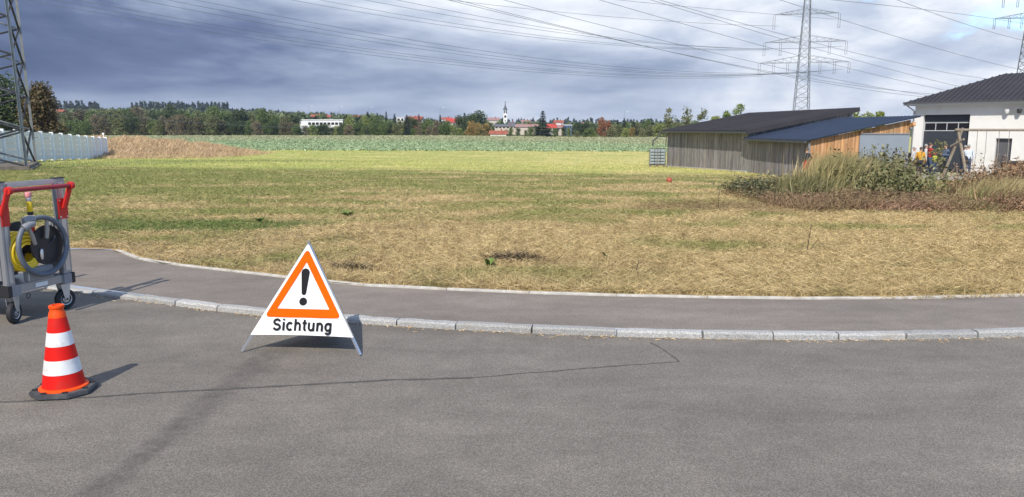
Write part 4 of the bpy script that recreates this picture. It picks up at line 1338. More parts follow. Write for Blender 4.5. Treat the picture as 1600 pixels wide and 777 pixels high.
# water container beside the barn
ix, iy = 10.72, 55.6; iz = tzf(ix, iy)
ibc = thing('water_container', 'grey caged water container on a pallet at the barn corner', 'container', (ix, iy, iz + .05), R(-10))
MB().box(-.56, .56, -.48, .48, .16, 1.28).build('tank', 'ibc_tank', ibc, bevel=.06)
MB().lathe([(.12, 1.28), (.12, 1.34)], 12).build('lid', 'plastic_black', ibc)
for zz_ in (.2, .42, .64, .86, 1.08, 1.30):
    mb = MB()
    for a_, b_ in (((-.6, -.52), (.6, -.52)), ((.6, -.52), (.6, .52)), ((.6, .52), (-.6, .52)), ((-.6, .52), (-.6, -.52))): mb.bar((*a_, zz_), (*b_, zz_), .025)
    mb.build('cage_ring', 'steel_dark', ibc)
for xx in (-.6, -.2, .0, .2, .6): MB().bar((xx, -.53, .16), (xx, -.53, 1.31), .03 if xx else .07).build('cage_bar', 'steel_galv' if xx == 0 else 'steel_dark', ibc)
pal = MB()
for xx in (-.5, 0, .5): pal.box(xx - .08, xx + .08, -.5, .5, -.06, .09)
pal.box(-.6, .6, -.52, .52, .092, .15); pal.build('pallet', 'swing_wood', ibc)
o = MB().lathe([(.015, 0), (.073, .02), (.11, .065), (.12, .12), (.11, .175), (.073, .22), (.015, .24)], 18).build('ball', 'ball_red', None, smooth=True)
o.location = (6.5, 31.0, tzf(6.5, 31.0) - .01); tag(o, 'small orange red ball lying on the mown grass', 'ball')


# ------------------------------------------------------------------ white building
WB = thing('white_building', 'white rendered building with big dark gate and dark hipped roof', 'building', (26.6, 50.2, -.95), math.atan2(-.76, .65))
GB = -.0
zl = lambda z: z + .95                  # world height -> local
gate0, gate1, gtop = .55, 3.30, zl(2.82)
door0, door1, dtop = 4.85, 5.72, zl(1.34)
WT = zl(3.62)
w1 = MB()
w1.box(0, gate0, 0, .35, 0, WT); w1.box(gate0, gate1, 0, .35, gtop, WT); w1.box(gate1, door0, 0, .35, 0, WT)
w1.box(door0, door1, 0, .35, dtop, WT); w1.box(door1, 12, 0, .35, 0, WT)
w1.box(0, .35, .35, 9, 0, WT); w1.box(11.65, 12, .35, 9, 0, WT); w1.box(.35, 11.65, 8.65, 9, 0, WT)
w1.build('wall', 'plaster', WB)
g = MB().box(gate0, gate1, .26, .31, 0, gtop).build('gate', 'gate_dark', WB)
for zz_ in (zl(2.31), zl(1.80)): MB().box(gate0 + .01, gate1 - .01, .22, .257, zz_ - .03, zz_ + .03).build('gate_rail', 'gate_light', g)
for k in range(5):
    xx = gate0 + .03 + (gate1 - gate0 - .06) * k / 4
    MB().box(xx - .025, xx + .025, .22, .257, zl(1.832), zl(2.278)).build('gate_mullion', 'gate_light', g)
for k in range(4):
    xa = gate0 + .03 + (gate1 - gate0 - .06) * k / 4
    MB().box(xa + .03, xa + (gate1 - gate0 - .06) / 4 - .03, .235, .25, zl(1.835), zl(2.275)).build('gate_pane', 'glass_dark', g)
for zz_ in (.55, 1.1, 1.65, 2.2): MB().box(gate0 + .01, gate1 - .01, .25, .2585, zz_ - .012, zz_ + .012).build('panel_joint', 'steel_dark', g)
dd = MB().box(door0, door1, .20, .25, 0, dtop).build('door', 'door_grey', WB)
MB().box(door0 + .38, door0 + .46, .14, .197, 1.0, 1.12).build('door_handle', 'steel_dark', dd)
MB().box(door0 - .07, door0 - .003, .12, .2, 0, dtop + .07).build('door_frame', 'fascia_white', WB)
e = .55; zt = zl(3.62); hd = 3.6; zr = zl(5.5)
mb = MB()
mb.v = [(-e, -e, zt), (12 + e, -e, zt), (12 + e, 9 + e, zt), (-e, 9 + e, zt), (hd, hd + .9, zr), (12 - hd, hd + .9, zr)]
mb.f = [(0, 1, 5, 4), (1, 2, 5), (2, 3, 4, 5), (3, 0, 4), (3, 2, 1, 0)]
rf = mb.build('roof', 'roof_dark', WB)
rb = MB()
for k in range(44):
    xx = -e + (12 + 2 * e) * k / 43
    f_ = min(1, (xx + e) / (hd + e), (12 + e - xx) / (hd + e))
    rb.bar((xx, -e, zt + .02), (xx, -e + (hd + .9 + e) * f_, zt + .02 + (zr - zt) * f_), .05, .05)
tag(rb.build('roof_ribs', 'roof_dark', rf), kind='stuff')
MB().box(-e, 12 + e, -e - .02, -e + .08, zt - .19, zt - .003).build('fascia', 'fascia_white', WB)
MB().box(-e, -e + .09, -e + .085, 9 + e, zt - .19, zt - .003).build('fascia', 'fascia_white', WB)
MB().box(-e + .1, 12 + e, -e + .085, -.003, zt - .16, zt - .10).build('soffit', 'fascia_white', WB)
MB().bar((-e, -e - .09, zt - .02), (12 + e, -e - .09, zt - .02), .11, .09).build('gutter', 'dark_pipe', WB)
MB().tube([(-e + .12, -e - .04, zt - .1), (-.02, -.09, zt - .55), (-.02, -.09, 0)], .05, 8).build('downpipe', 'zinc', WB, smooth=True)
for xx in (5.35, 6.0):
    fl = MB().bar((xx, -.002, zl(2.92)), (xx, -.2, zl(2.92)), .05).build('floodlight', 'zinc', WB)
    MB().lathe([(.09, -.12), (.13, 0), (.14, .14)], 12, (xx, -.22, zl(2.95))).build('lamp_housing', 'fascia_white' if xx < 5.6 else 'steel_dark', fl)

# paved yard before the building
yx = [(19.2, 37.8), (30.5, 37.0), (36, 42), (28, 50.9), (24.5, 55), (19.3, 52)]
V = [(x, y, tzf(x, y) + .03) for x, y in yx]
me = bpy.data.meshes.new('yard'); me.from_pydata(V, [], [tuple(range(len(V)))])
tag(link('yard', me, 'yard'), kind='structure')

# timber stack with a dark slab cover
tx, ty = 28.1, 43.2; tz0 = tzf(tx, ty)
stack = thing('timber_stack', 'stack of brown timber under a dark slab before the white wall', 'timber', (tx, ty, tz0), R(-22))
for r_ in range(4):
    for k in range(9):
        o = MB().box(-.19, .19, -.25, .25, 0, .19).build('timber', 'log_wood', stack, bevel=.01)
        o.location = (.2 + k * .42 + random.uniform(-.02, .02), random.uniform(-.05, .05), .02 + r_ * .195)
MB().box(-.15, 4.1, -.36, .36, .80, .90).build('cover_slab', 'steel_dark', stack)
o = thing('bucket', 'white plastic bucket by the timber stack', 'bucket', (29.15, 42.0, tzf(29.15, 42)), 0)
MB().lathe([(.15, 0), (.20, .4), (.21, .42), (.19, .42), (.15, .05)], 16).build('pail', 'house_white', o, smooth=True)
MB().torus((0, 0, .40), .2, .008, 'y', 12, 5, 0, math.pi).build('handle', 'steel_dark', o)

# swing frame
sw = thing('swing_frame', 'weathered wooden A frame swing with hanging ropes', 'swing', (24.55, 41.6, tzf(24.55, 41.6)))
o0 = Vector(sw.location)
loc = lambda x, y, z: (x - o0.x, y - o0.y, z - o0.z)
for fx in (0.0, 4.9):
    MB().tube([loc(24.25 + fx, 42.35, tzf(24.25 + fx, 42.35) - .1), loc(24.68 + fx, 41.5, 1.95)], [.082, .07], 8).build('leg', 'swing_wood', sw)
    MB().tube([loc(24.85 + fx, 40.95, tzf(24.85 + fx, 40.95) - .1), loc(24.5 + fx, 41.68, 1.93)], [.082, .07], 8).build('leg', 'swing_wood', sw)
    MB().tube([loc(24.39 + fx, 42.0, .95), loc(24.62 + fx, 41.22, 1.35)], .06, 8).build('cross_brace', 'swing_wood', sw)
MB().tube([loc(24.3, 41.58, 1.85), loc(29.9, 41.6, 1.84)], .07, 8).build('top_beam', 'swing_wood', sw)
for xx in (25.55, 26.05, 26.75, 27.3):
    MB().tube([loc(xx, 41.59, 1.78), loc(xx + .03, 41.59, .6), loc(xx - .02, 41.59, -.22)], .016, 5).build('rope', 'rope', sw)
for xx in (25.55, 26.75): MB().box(xx - .05 - o0.x, xx + .56 - o0.x, -.11, .11, -.26 - o0.z, -.22 - o0.z).build('seat', 'swing_wood', sw)
o = thing('dark_bin', 'dark lidded bin beside the gate of the white building', 'bin', (25.9, 48.6, tzf(25.9, 48.6) + .03), R(-40))
MB().prism([(-.5, .08), (.5, .08), (.58, 1.15), (-.58, 1.15)], -.4, .4).build('body', 'plastic_black', o, bevel=.02)
MB().box(-.62, .62, -.46, .46, 1.153, 1.24).build('lid', 'steel_dark', o, bevel=.02)
for sx in (-.4, .4): MB().lathe([(.09, -.03), (.09, .03)], 12, (sx, .38, .09), 'x').build('wheel', 'tyre', o)


# ------------------------------------------------------------------ people
def person(label, x, y, rz, top, legs, hair, height=1.74, pose='stand', hold=None):
    k = height / 1.74
    J = {'pelvis': (0, 0, .93), 'belly': (0, -.01, 1.08), 'chest': (0, 0, 1.30), 'neckb': (0, .01, 1.44), 'neck': (0, 0, 1.50), 'head': (0, -.02, 1.60), 'crown': (0, -.005, 1.70)}
    rad = {'pelvis': (.165, .12), 'belly': (.15, .115), 'chest': (.18, .125), 'neckb': (.10, .085), 'neck': (.058, .06), 'head': (.078, .095), 'crown': (.062, .075)}
    E_ = [('pelvis', 'belly'), ('belly', 'chest'), ('chest', 'neckb'), ('neckb', 'neck'), ('neck', 'head'), ('head', 'crown')]
    reg = {'pelvis': 1, 'belly': 0, 'chest': 0, 'neckb': 0, 'neck': 2, 'head': 2, 'crown': 2}
    stride = .06
    for s_, nm in ((-1, 'l'), (1, 'r')):
        fy = stride * s_
        J.update({nm + 'hip': (s_ * .10, 0, .86), nm + 'knee': (s_ * .115, -.02 + fy * .6, .50), nm + 'ankle': (s_ * .12, .02 + fy, .09), nm + 'toe': (s_ * .14, -.14 + fy, .045)})
        rad.update({nm + 'hip': (.095, .10), nm + 'knee': (.066, .068), nm + 'ankle': (.046, .05), nm + 'toe': (.042, .035)})
        reg.update({nm + 'hip': 1, nm + 'knee': 1, nm + 'ankle': 1, nm + 'toe': 3})
        E_ += [('pelvis', nm + 'hip'), (nm + 'hip', nm + 'knee'), (nm + 'knee', nm + 'ankle'), (nm + 'ankle', nm + 'toe')]
        if pose == 'arms_front' or (pose == 'one_front' and s_ > 0):
            arm = ((s_ * .25, -.03, 1.12), (s_ * .12, -.24, 1.16), (s_ * .06, -.30, 1.19))
        elif pose == 'hips':
            arm = ((s_ * .31, .06, 1.15), (s_ * .21, -.06, .98), (s_ * .19, -.11, .95))
        else:
            arm = ((s_ * .25, .02, 1.13), (s_ * .245, -.06, .89), (s_ * .24, -.08, .79))
        J.update({nm + 'sh': (s_ * .185, 0, 1.40), nm + 'elb': arm[0], nm + 'wri': arm[1], nm + 'hand': arm[2]})
        rad.update({nm + 'sh': (.066, .066), nm + 'elb': (.047, .047), nm + 'wri': (.033, .033), nm + 'hand': (.036, .026)})
        reg.update({nm + 'sh': 0, nm + 'elb': 0, nm + 'wri': 0, nm + 'hand': 2})
        E_ += [('chest', nm + 'sh'), (nm + 'sh', nm + 'elb'), (nm + 'elb', nm + 'wri'), (nm + 'wri', nm + 'hand')]
        hx, hy, hz_ = arm[2]
        dirv = (Vector(arm[2]) - Vector(arm[1])).normalized()
        for fi in range(5):     # five short fingers rooted in the palm
            off = Vector((0, 1, 0)) * (.018 * (fi - 1.5)) if fi < 4 else Vector((-s_ * .035, -.02, .0))
            p1 = Vector(arm[2]) + off * 1.0 + dirv * .03; p2 = p1 + dirv * (.055 if fi in (1, 2) else .042) + Vector((-s_ * .012, 0, 0))
            if fi == 4: p1 = Vector(arm[2]) + off * .8; p2 = p1 + dirv * .035 + Vector((-s_ * .012, -.01, 0))
            J.update({f'{nm}f{fi}a': tuple(p1), f'{nm}f{fi}b': tuple(p2)}); rad.update({f'{nm}f{fi}a': (.009, .009), f'{nm}f{fi}b': (.007, .007)})
            reg.update({f'{nm}f{fi}a': 2, f'{nm}f{fi}b': 2}); E_ += [(nm + 'hand', f'{nm}f{fi}a'), (f'{nm}f{fi}a', f'{nm}f{fi}b')]
    names = list(J); ix_ = {n: i for i, n in enumerate(names)}
    me = bpy.data.meshes.new('body'); me.from_pydata([Vector(J[n]) * k for n in names], [(ix_[a], ix_[b_]) for a, b_ in E_], [])
    tmp = bpy.data.objects.new('tmp', me); col.objects.link(tmp)
    md = tmp.modifiers.new('skin', 'SKIN'); md.use_smooth_shade = True
    for i, n in enumerate(names):
        sv = me.skin_vertices[0].data[i]; sv.radius = (rad[n][0] * k, rad[n][1] * k); sv.use_root = (n == 'pelvis')
    tmp.modifiers.new('sub', 'SUBSURF').levels = 1
    dg = bpy.context.evaluated_depsgraph_get(); dg.update()
    bm_ = bpy.data.meshes.new_from_object(tmp.evaluated_get(dg))
    bpy.data.objects.remove(tmp)
    o = thing('person', label, 'person', (x, y, tzf(x, y) + .035), rz)
    body = bpy.data.objects.new('body', bm_); col.objects.link(body); body.parent = o
    bm_.materials.clear()
    for mn in (top, legs, 'skin', 'shoe'): bm_.materials.append(MATS[mn])
    segs = [(np.array(J[a]) * k, np.array(J[b_]) * k, reg[a], reg[b_]) for a, b_ in E_]
    cen = np.empty(len(bm_.polygons) * 3); bm_.polygons.foreach_get('center', cen); cen = cen.reshape(-1, 3)
    best = np.full(len(cen), 9e9); mi = np.zeros(len(cen), np.int32)
    for a, b_, ra, rb_ in segs:
        ab = b_ - a; tt = np.clip(((cen - a) @ ab) / (ab @ ab), 0, 1); dd_ = np.linalg.norm(cen - (a + tt[:, None] * ab), axis=1)
        r_ = np.where(tt < .6, ra, rb_); u__ = dd_ < best; best[u__] = dd_[u__]; mi[u__] = r_[u__]
    bm_.polygons.foreach_set('material_index', mi); bm_.polygons.foreach_set('use_smooth', np.ones(len(mi), bool)); bm_.update()
    # hair cap, nose, eyes
    hp = []
    for q_ in range(7):
        th = R(95) * q_ / 6
        hp.append((max(.004, .092 * math.sin(th)) * k, .105 * math.cos(th) * k))
    hp.reverse()
    h = MB().lathe(hp, 14, (0, .022 * k, 1.645 * k)).build('hair', hair, o, smooth=True)
    MB().bar((0, -.105 * k, 1.625 * k), (0, -.13 * k, 1.595 * k), .022 * k, .02 * k).build('nose', 'skin', o)
    for s_ in (-1, 1): MB().box(s_ * .03 * k - .01, s_ * .03 * k + .01, -.122 * k, -.108 * k, 1.625 * k, 1.638 * k).build('eye', 'sign_black', o)
    return o


fx = lambda px_, y: bx(px_, y)
person('person in mustard yellow shirt with back to the field near the gate', fx(1441.5, 40.9), 40.9, R(170), 'shirt_yellow', 'trousers_dark', 'hair_brown', 1.60)
person('person in red and dark striped shirt facing the group', fx(1456, 42.2), 42.2, R(80), 'shirt_stripe', 'trousers_blue', 'hair_brown', 1.84, 'arms_front')
person('grey haired person in pale top standing behind the striped shirt', fx(1449.5, 43.6), 43.6, R(60), 'shirt_grey', 'trousers_dark', 'hair_grey', 1.76)
person('person in pale grey top with grey hair beside the mustard shirt', fx(1431, 42.4), 42.4, R(40), 'shirt_grey', 'trousers_dark', 'hair_grey', 1.60)
person('person in grey blue top holding hands in front by the sapling', fx(1480, 42.6), 42.6, R(-75), 'shirt_blue', 'trousers_dark', 'hair_brown', 1.78, 'arms_front')
person('person in navy clothes standing behind the swing leg', fx(1492.5, 42.0), 42.8, R(-60), 'shirt_navy', 'trousers_dark', 'hair_brown', 1.66)
person('person in yellow safety vest bending between the striped shirt and sapling', fx(1465, 44.2), 44.2, R(10), 'vest_yellow', 'trousers_blue', 'hair_brown', 1.30, 'arms_front')
o = person('white shirted grey haired person with dark jacket over the arm by swing', fx(1523, 41.9), 42.3, R(150), 'shirt_white', 'trousers_blue', 'hair_grey', 1.76, 'one_front')
person('grey haired person in dark clothes close beside the white shirt', fx(1518, 43.0), 43.4, R(120), 'shirt_navy', 'trousers_blue', 'hair_grey', 1.72)
jx, jy = fx(1514.5, 41.7), 41.9
mb = MB()
mb.lathe([(.05, -.30), (.17, -.26), (.20, -.05), (.17, .12), (.08, .2)], 10)
o = mb.build('jacket', 'shirt_black', None, smooth=True); o.location = (jx, jy, tzf(jx, jy) + .98); o.scale = (1.1, .7, 1)
tag(o, 'black jacket carried by the white shirted person', 'jacket')
mat('trousers_red', (0.50, 0.04, 0.035), 0.85, var=0.1)
person('person in black jacket and red trousers at the corner of the blue roofed shed', fx(1263, 35.4), 35.4, R(200), 'shirt_black', 'trousers_red', 'hair_brown', 1.48, 'hips')

# sapling by the group
sx, sy = fx(1470, 40.6), 40.6
place_tree(tree_proto(601, 2.05, .95, 'weed_green', 420, .055, 'tall', .35, 14, .0, .012), 'sapling', 'thin young sapling in front of the group of people', None, sx, sy)


# ------------------------------------------------------------------ weeds on the right
def weed_mesh(seed, kind, hgt, wid, n):
    rg = np.random.default_rng(seed)
    if kind == 'reed':          # long bent grass stalks
        b0 = rg.normal(0, wid * .22, (n, 2)); P = np.c_[b0, np.zeros(n)]
        lean = rg.normal(.28, .20, n); L = hgt * rg.uniform(.45, 1.0, n)
        D = np.stack([lean + b0[:, 0] * .35, rg.normal(0, .16, n), np.ones(n)], 1); D /= np.linalg.norm(D, axis=1)[:, None]
        mid_ = P + D * (L * .6)[:, None]; tip = mid_ + (D + np.c_[rg.uniform(.1, .6, n), rg.normal(0, .2, n), -rg.uniform(0, .5, n)]) * (L * .4)[:, None]
        sd_ = np.stack([rg.normal(0, 1, n), rg.normal(0, 1, n), np.zeros(n)], 1); sd_ /= np.linalg.norm(sd_, axis=1)[:, None]
        w_ = rg.uniform(.006, .013, n)[:, None]
        V = np.stack([P - sd_ * w_, P + sd_ * w_, mid_ + sd_ * w_ * .8, mid_ - sd_ * w_ * .8, tip, tip], 1)
        F1 = np.arange(n)[:, None] * 6 + np.array([0, 1, 2, 3]); F2 = np.arange(n)[:, None] * 6 + np.array([3, 2, 4, 5])
        V = V.reshape(-1, 3); V[5::6] += .004
        return V, np.concatenate([F1, F2]), np.repeat(np.clip(rg.normal(.5, .28, n), 0, 1), 6)
    # stalks with small leaves / seed clusters
    st = max(10, n // 18); per = n // st
    b0 = rg.normal(0, wid * .24, (st, 2)); L = hgt * np.clip(rg.normal(.68, .22, st), .25, 1.22)
    D = np.c_[rg.normal(.12, .22, st) + b0[:, 0] * .4, rg.normal(0, .22, st) + b0[:, 1] * .4, np.ones(st)]
    idx = np.repeat(np.arange(st), per); m_ = len(idx); f = rg.uniform(.06, 1, m_) ** (.8 if kind == 'leafy' else .55)
    C = np.c_[b0, np.zeros(st)][idx] + D[idx] * (L[idx] * f)[:, None] + rg.normal(0, .055 if kind == 'leafy' else .035, (m_, 3))
    a = rg.normal(0, 1, (m_, 3)); a /= np.linalg.norm(a, axis=1)[:, None]; b_ = np.cross(a, rg.normal(0, 1, (m_, 3))); b_ /= np.linalg.norm(b_, axis=1)[:, None]
    s = rg.uniform(.03, .075, m_) if kind == 'leafy' else rg.uniform(.015, .05, m_)
    V1 = np.stack([C - a * s[:, None], C - b_ * (s * .42)[:, None], C + a * s[:, None], C + b_ * (s * .42)[:, None]], 1).reshape(-1, 3)
    w_ = .006
    base = np.c_[b0, np.zeros(st)]; tipp = base + D * L[:, None]
    V2 = np.stack([base - (w_, 0, 0), base + (w_, 0, 0), tipp + (w_ * .4, 0, 0), tipp - (w_ * .4, 0, 0)], 1).reshape(-1, 3)
    V = np.concatenate([V1, V2]); F = np.arange(len(V)).reshape(-1, 4)
    ti = np.concatenate([np.repeat(np.clip(rg.uniform(.25, .75, st)[idx] + rg.normal(0, .2, m_), 0, 1), 4), np.full(st * 4, .3)])
    return V, F, ti


WEED = {
    'reed': ('tall_grass_clump', 'tall pale straw grass clump', 'weed_straw'),
    'greenreed': ('tall_grass_clump', 'tall green grass clump', 'weed_green'),
    'leafy': ('weed_bush', 'leafy olive green weed bush', 'weed_green'),
    'dark': ('weed_bush', 'dark low shrubby weed', 'weed_dark'),
    'brownreed': ('dry_weed', 'dried reddish brown grass tangle', 'weed_brown'),
    'dry': ('dry_weed', 'dried brown leafy weed thicket', 'weed_brown'),
}
wp = {}
for kd, (nm, lb, mt) in WEED.items():
    for v2 in range(3):
        k_ = 'reed' if 'reed' in kd else ('leafy' if kd in ('leafy', 'dark') else 'dry')
        V, F, ti = weed_mesh(700 + v2 * 13 + len(kd), k_, 1.0, 1.5, 1500 if k_ == 'reed' else 2300)
        me = np_mesh('weed', V, F, ti); me.materials.append(MATS[mt]); wp[(kd, v2)] = me
rw = random.Random(21)
# (bearing px, base px row -> distance, top px, kind, width)
WL = []
for pxx, yy, top, kd, w_ in ((1172, 23.5, 280, 'dark', .8), (1186, 22.5, 272, 'dark', .9), (1203, 22, 276, 'dark', 1.0), (1219, 21.5, 270, 'dark', 1.0), (1238, 21.5, 262, 'leafy', .9),
                            (1225, 24, 262, 'leafy', .9), (1250, 20.6, 256, 'greenreed', .8), (1264, 20.2, 252, 'greenreed', .9), (1278, 20.6, 246, 'greenreed', .9), (1290, 20.6, 236, 'reed', .8),
                            (1303, 20.4, 228, 'reed', .8), (1316, 20.8, 232, 'reed', .9), (1330, 21, 236, 'reed', .9), (1345, 24, 244, 'leafy', 1.0), (1362, 23, 246, 'leafy', 1.1),
                            (1378, 24, 240, 'dark', 1.0), (1392, 23, 254, 'leafy', 1.0), (1402, 24, 244, 'dry', .9), (1375, 20, 262, 'leafy', 1.2), (1398, 20.5, 266, 'leafy', 1.1),
                            (1414, 21.5, 262, 'reed', .7), (1428, 20, 272, 'dry', 1.1), (1448, 20, 290, 'leafy', 1.1), (1470, 19.5, 294, 'dry', 1.1), (1492, 19.5, 292, 'leafy', 1.1),
                            (1512, 19.5, 290, 'dry', 1.1), (1530, 19, 286, 'leafy', 1.0), (1548, 19.5, 270, 'dry', 1.1), (1566, 19, 264, 'dry', 1.1), (1584, 19, 258, 'dry', 1.1), (1602, 19, 256, 'dry', 1.1),
                            (1622, 19, 256, 'dry', 1.1), (1270, 17.9, 312, 'brownreed', .9), (1330, 17.6, 310, 'dry', .9), (1400, 17.3, 312, 'brownreed', .9), (1465, 17.2, 310, 'dry', .9), (1530, 17.1, 308, 'reed', .6), (1580, 17.0, 300, 'dry', .9), (1285, 18.9, 300, 'dry', 1.2), (1310, 19.4, 296, 'dry', 1.1), (1345, 18.6, 292, 'dry', 1.2), (1372, 19, 296, 'brownreed', 1.0), (1388, 18.2, 300, 'reed', .6), (1412, 18.4, 294, 'dry', 1.2), (1436, 18.6, 284, 'reed', .6),
                            (1455, 18, 296, 'dry', 1.2), (1490, 18, 294, 'reed', .9), (1520, 18, 292, 'dry', 1.2), (1475, 18.3, 290, 'reed', .6), (1505, 17.6, 308, 'reed', .6), (1545, 17.8, 284, 'reed', .7), (1558, 18.4, 276, 'reed', .6), (1570, 17.8, 288, 'brownreed', 1.2),
                            (1595, 17.8, 280, 'reed', .9), (1250, 20.5, 288, 'leafy', 1.0), (1232, 20.6, 292, 'dark', .9), (1300, 20.5, 276, 'reed', 1.0), (1560, 21, 258, 'dry', 1.0),
                            (1535, 21, 266, 'dry', 1.0), (1590, 21, 252, 'dry', 1.0), (1480, 21.5, 284, 'dry', 1.0), (1505, 21.5, 284, 'leafy', 1.0), (1406, 23, 246, 'dry', .7), (1340, 20.8, 252, 'leafy', .9), (1355, 21, 256, 'leafy', 1.0)):
    if 1424 < pxx < 1538: top = max(top, 299)
    x = bx(pxx, yy); z0 = tzf(x, yy); h_ = CAM_H + (203.5 - top) / 1170 * yy * .99 - z0
    nm, lb, mt = WEED[kd]
    o = bpy.data.objects.new(nm, wp[(kd, rw.randrange(3))]); col.objects.link(o)
    o.location = (x, yy, z0 - .02); o.scale = (w_ * rw.uniform(.85, 1.2), w_ * rw.uniform(.85, 1.2), max(.3, h_ * rw.uniform(.85, 1.1) * (.86 if pxx < 1284 or 1412 < pxx < 1538 else 1.16 if 'reed' in kd else 1.08))); o.rotation_euler = (0, 0, rw.uniform(-.35, .35) if 'reed' in kd else rw.uniform(0, 6.28))
    area = ('before the grey planks of the blue roofed shed' if pxx < 1262 else 'before the orange gable of the shed' if pxx < 1340 else 'before the grey sliding door' if pxx < 1422
            else 'between the mown grass and the people' if pxx < 1534 else 'before the timber stack')
    fr = 'in the front fringe ' if yy < 19.2 else ''
    tag(o, f'{lb} {fr}{area}', 'weeds', f'{lb} {fr}{area}')

# brown litter under the weeds
N = 24000
X = rng.uniform(6.4, 15.5, N); Y = 16.9 + rng.uniform(0, 1, N) ** 1.4 * 6.5 + .3 * np.sin(X * 1.7)
D = rand_dir(N, R(10), R(85)) * rng.uniform(.08, .34, N)[:, None]
V, F, ti, _ = blades(np.stack([X, Y, tz(X, Y) + rng.uniform(0, .12, N)], 1), D, rng.uniform(.008, .02, N), rng.uniform(0, 1, N))
tag(link('weed_litter', np_mesh('weed_litter', V, F, ti), 'weed_brown'), 'tangled dead brown stalks under the weed thicket', 'grass', kind='stuff')


# single plants in the mown grass
def rosette(name, label, x, y, n, size, mt, upright=.5, seed=1, group=None):
    rg = random.Random(seed)
    o = thing(name, label, 'plant', (x, y, tzf(x, y)), 0, group)
    for k in range(n):
        an = rg.uniform(0, 6.28); L = size * rg.uniform(.6, 1.1); w_ = L * rg.uniform(.25, .38); rise = upright * rg.uniform(.5, 1.3)
        V = []; F = []
        for i_ in range(6):
            f = i_ / 5; half = w_ * math.sin(math.pi * min(1, .08 + f * .92)) * .5 + .004
            r_ = L * f * (.75); z_ = L * (rise * f * 1.6 - rise * f * f * .9) + .01
            V += [(r_ * math.cos(an) - half * math.sin(an), r_ * math.sin(an) + half * math.cos(an), z_ + half * .35), (r_ * math.cos(an), r_ * math.sin(an), z_),
                  (r_ * math.cos(an) + half * math.sin(an), r_ * math.sin(an) - half * math.cos(an), z_ + half * .35)]
        for i_ in range(5):
            q_ = i_ * 3; F += [(q_, q_ + 1, q_ + 4, q_ + 3), (q_ + 1, q_ + 2, q_ + 5, q_ + 4)]
        me = np_mesh('leaf', V, F, np.full(len(V), rg.uniform(.1, .9)))
        link('leaf', me, mt, o, smooth=True)
    return o


rosette('dock_plant', 'bright green broad leaved weed standing near the pavement edge', -.30, 9.55, 12, .15, 'dock_leaf', .9, 3)
rosette('dock_plant', 'low bright green weed in the lawn beyond the sign', -3.45, 15.6, 18, .24, 'dock_leaf', .45, 4)
rosette('dock_plant', 'small dark green weed left of the sign in the lawn', -4.95, 14.6, 18, .20, 'dock_leaf', .4, 5)
rosette('dock_plant', 'small green weed in the straw right of the withered heap', 1.30, 10.35, 9, .11, 'dock_leaf', .9, 6)
def twig_heap(x, y, label, n, rad, seed):
    rg = np.random.default_rng(seed)
    ba = np.stack([x + rg.normal(0, rad, n), y + rg.normal(0, rad * .45, n), np.zeros(n)], 1); ba[:, 2] = tz(ba[:, 0], ba[:, 1]) + rg.uniform(0, .06, n)
    ti_ = rg.uniform(R(50), R(89), n); az_ = rg.uniform(0, 6.28, n)
    D = np.stack([np.sin(ti_) * np.cos(az_), np.sin(ti_) * np.sin(az_), np.cos(ti_)], 1) * rg.uniform(.05, .26, n)[:, None]
    V, F, ti, _ = blades(ba - (x, y, 0), D, rg.uniform(.006, .022, n), rg.uniform(0, 1, n) ** 1.5)
    o = link('withered_plant', np_mesh('withered_plant', V, F, ti), 'heap_brown'); o.location = (x, y, 0)
    tag(o, label, 'plant')


twig_heap(.02, 10.15, 'heap of dark withered stalks lying in the straw', 520, .17, 8)
twig_heap(-2.05, 9.4, 'small brown tuft of dead grass behind the warning sign', 200, .13, 9)
for i_, (x, y, h_) in enumerate(((4.35, 10.9, .42), (4.85, 17.5, .6), (6.3, 18.0, .7), (1.55, 9.05, .2))):
    rg = random.Random(i_); mb = MB(); z0 = tzf(x, y)
    mb.tube([(0, 0, -.02), (rg.uniform(-.03, .03), 0, h_ * .5), (rg.uniform(-.08, .08), 0, h_)], [.007, .006, .003], 5)
    mb.tube([(0.02, 0, 0), (.16, .02, h_ * .45), (.25, .02, h_ * .2)], [.005, .004, .003], 5)
    for q_ in range(5): mb.tube([(0, 0, h_ * (.4 + .1 * q_)), (rg.uniform(-.07, .07), rg.uniform(-.05, .05), h_ * (.5 + .1 * q_))], [.004, .002], 4)
    o = mb.build('dry_stalk', 'heap_brown', None); o.location = (x, y, z0)
    tag(o, 'single dry brown weed stalk sticking up from the straw', 'plant', 'single dry stalks')


# ------------------------------------------------------------------ warning sign
SL, SR = Vector((-2.275, 6.09, 0)), Vector((-1.255, 5.99, 0))
APEX = Vector((-1.745, 6.36, .885))
mid_f = (SL + SR) / 2
back = Vector((-1.66, 6.93, 0))
sign = thing('folding_warning_sign', 'white folding triangle warning sign with orange border and the word Sichtung', 'sign')
feet = [SL, SR, back]
for f_ in feet:
    dr = (APEX - f_)
    MB().bar(f_ + Vector((0, 0, .008)), APEX - dr * .01, .022, .015).build('leg', 'alu', sign)
MB().tube([APEX - Vector((0, 0, .02)), APEX + Vector((0, 0, .022))], .014, 10).build('top_pin', 'grey_block', sign)


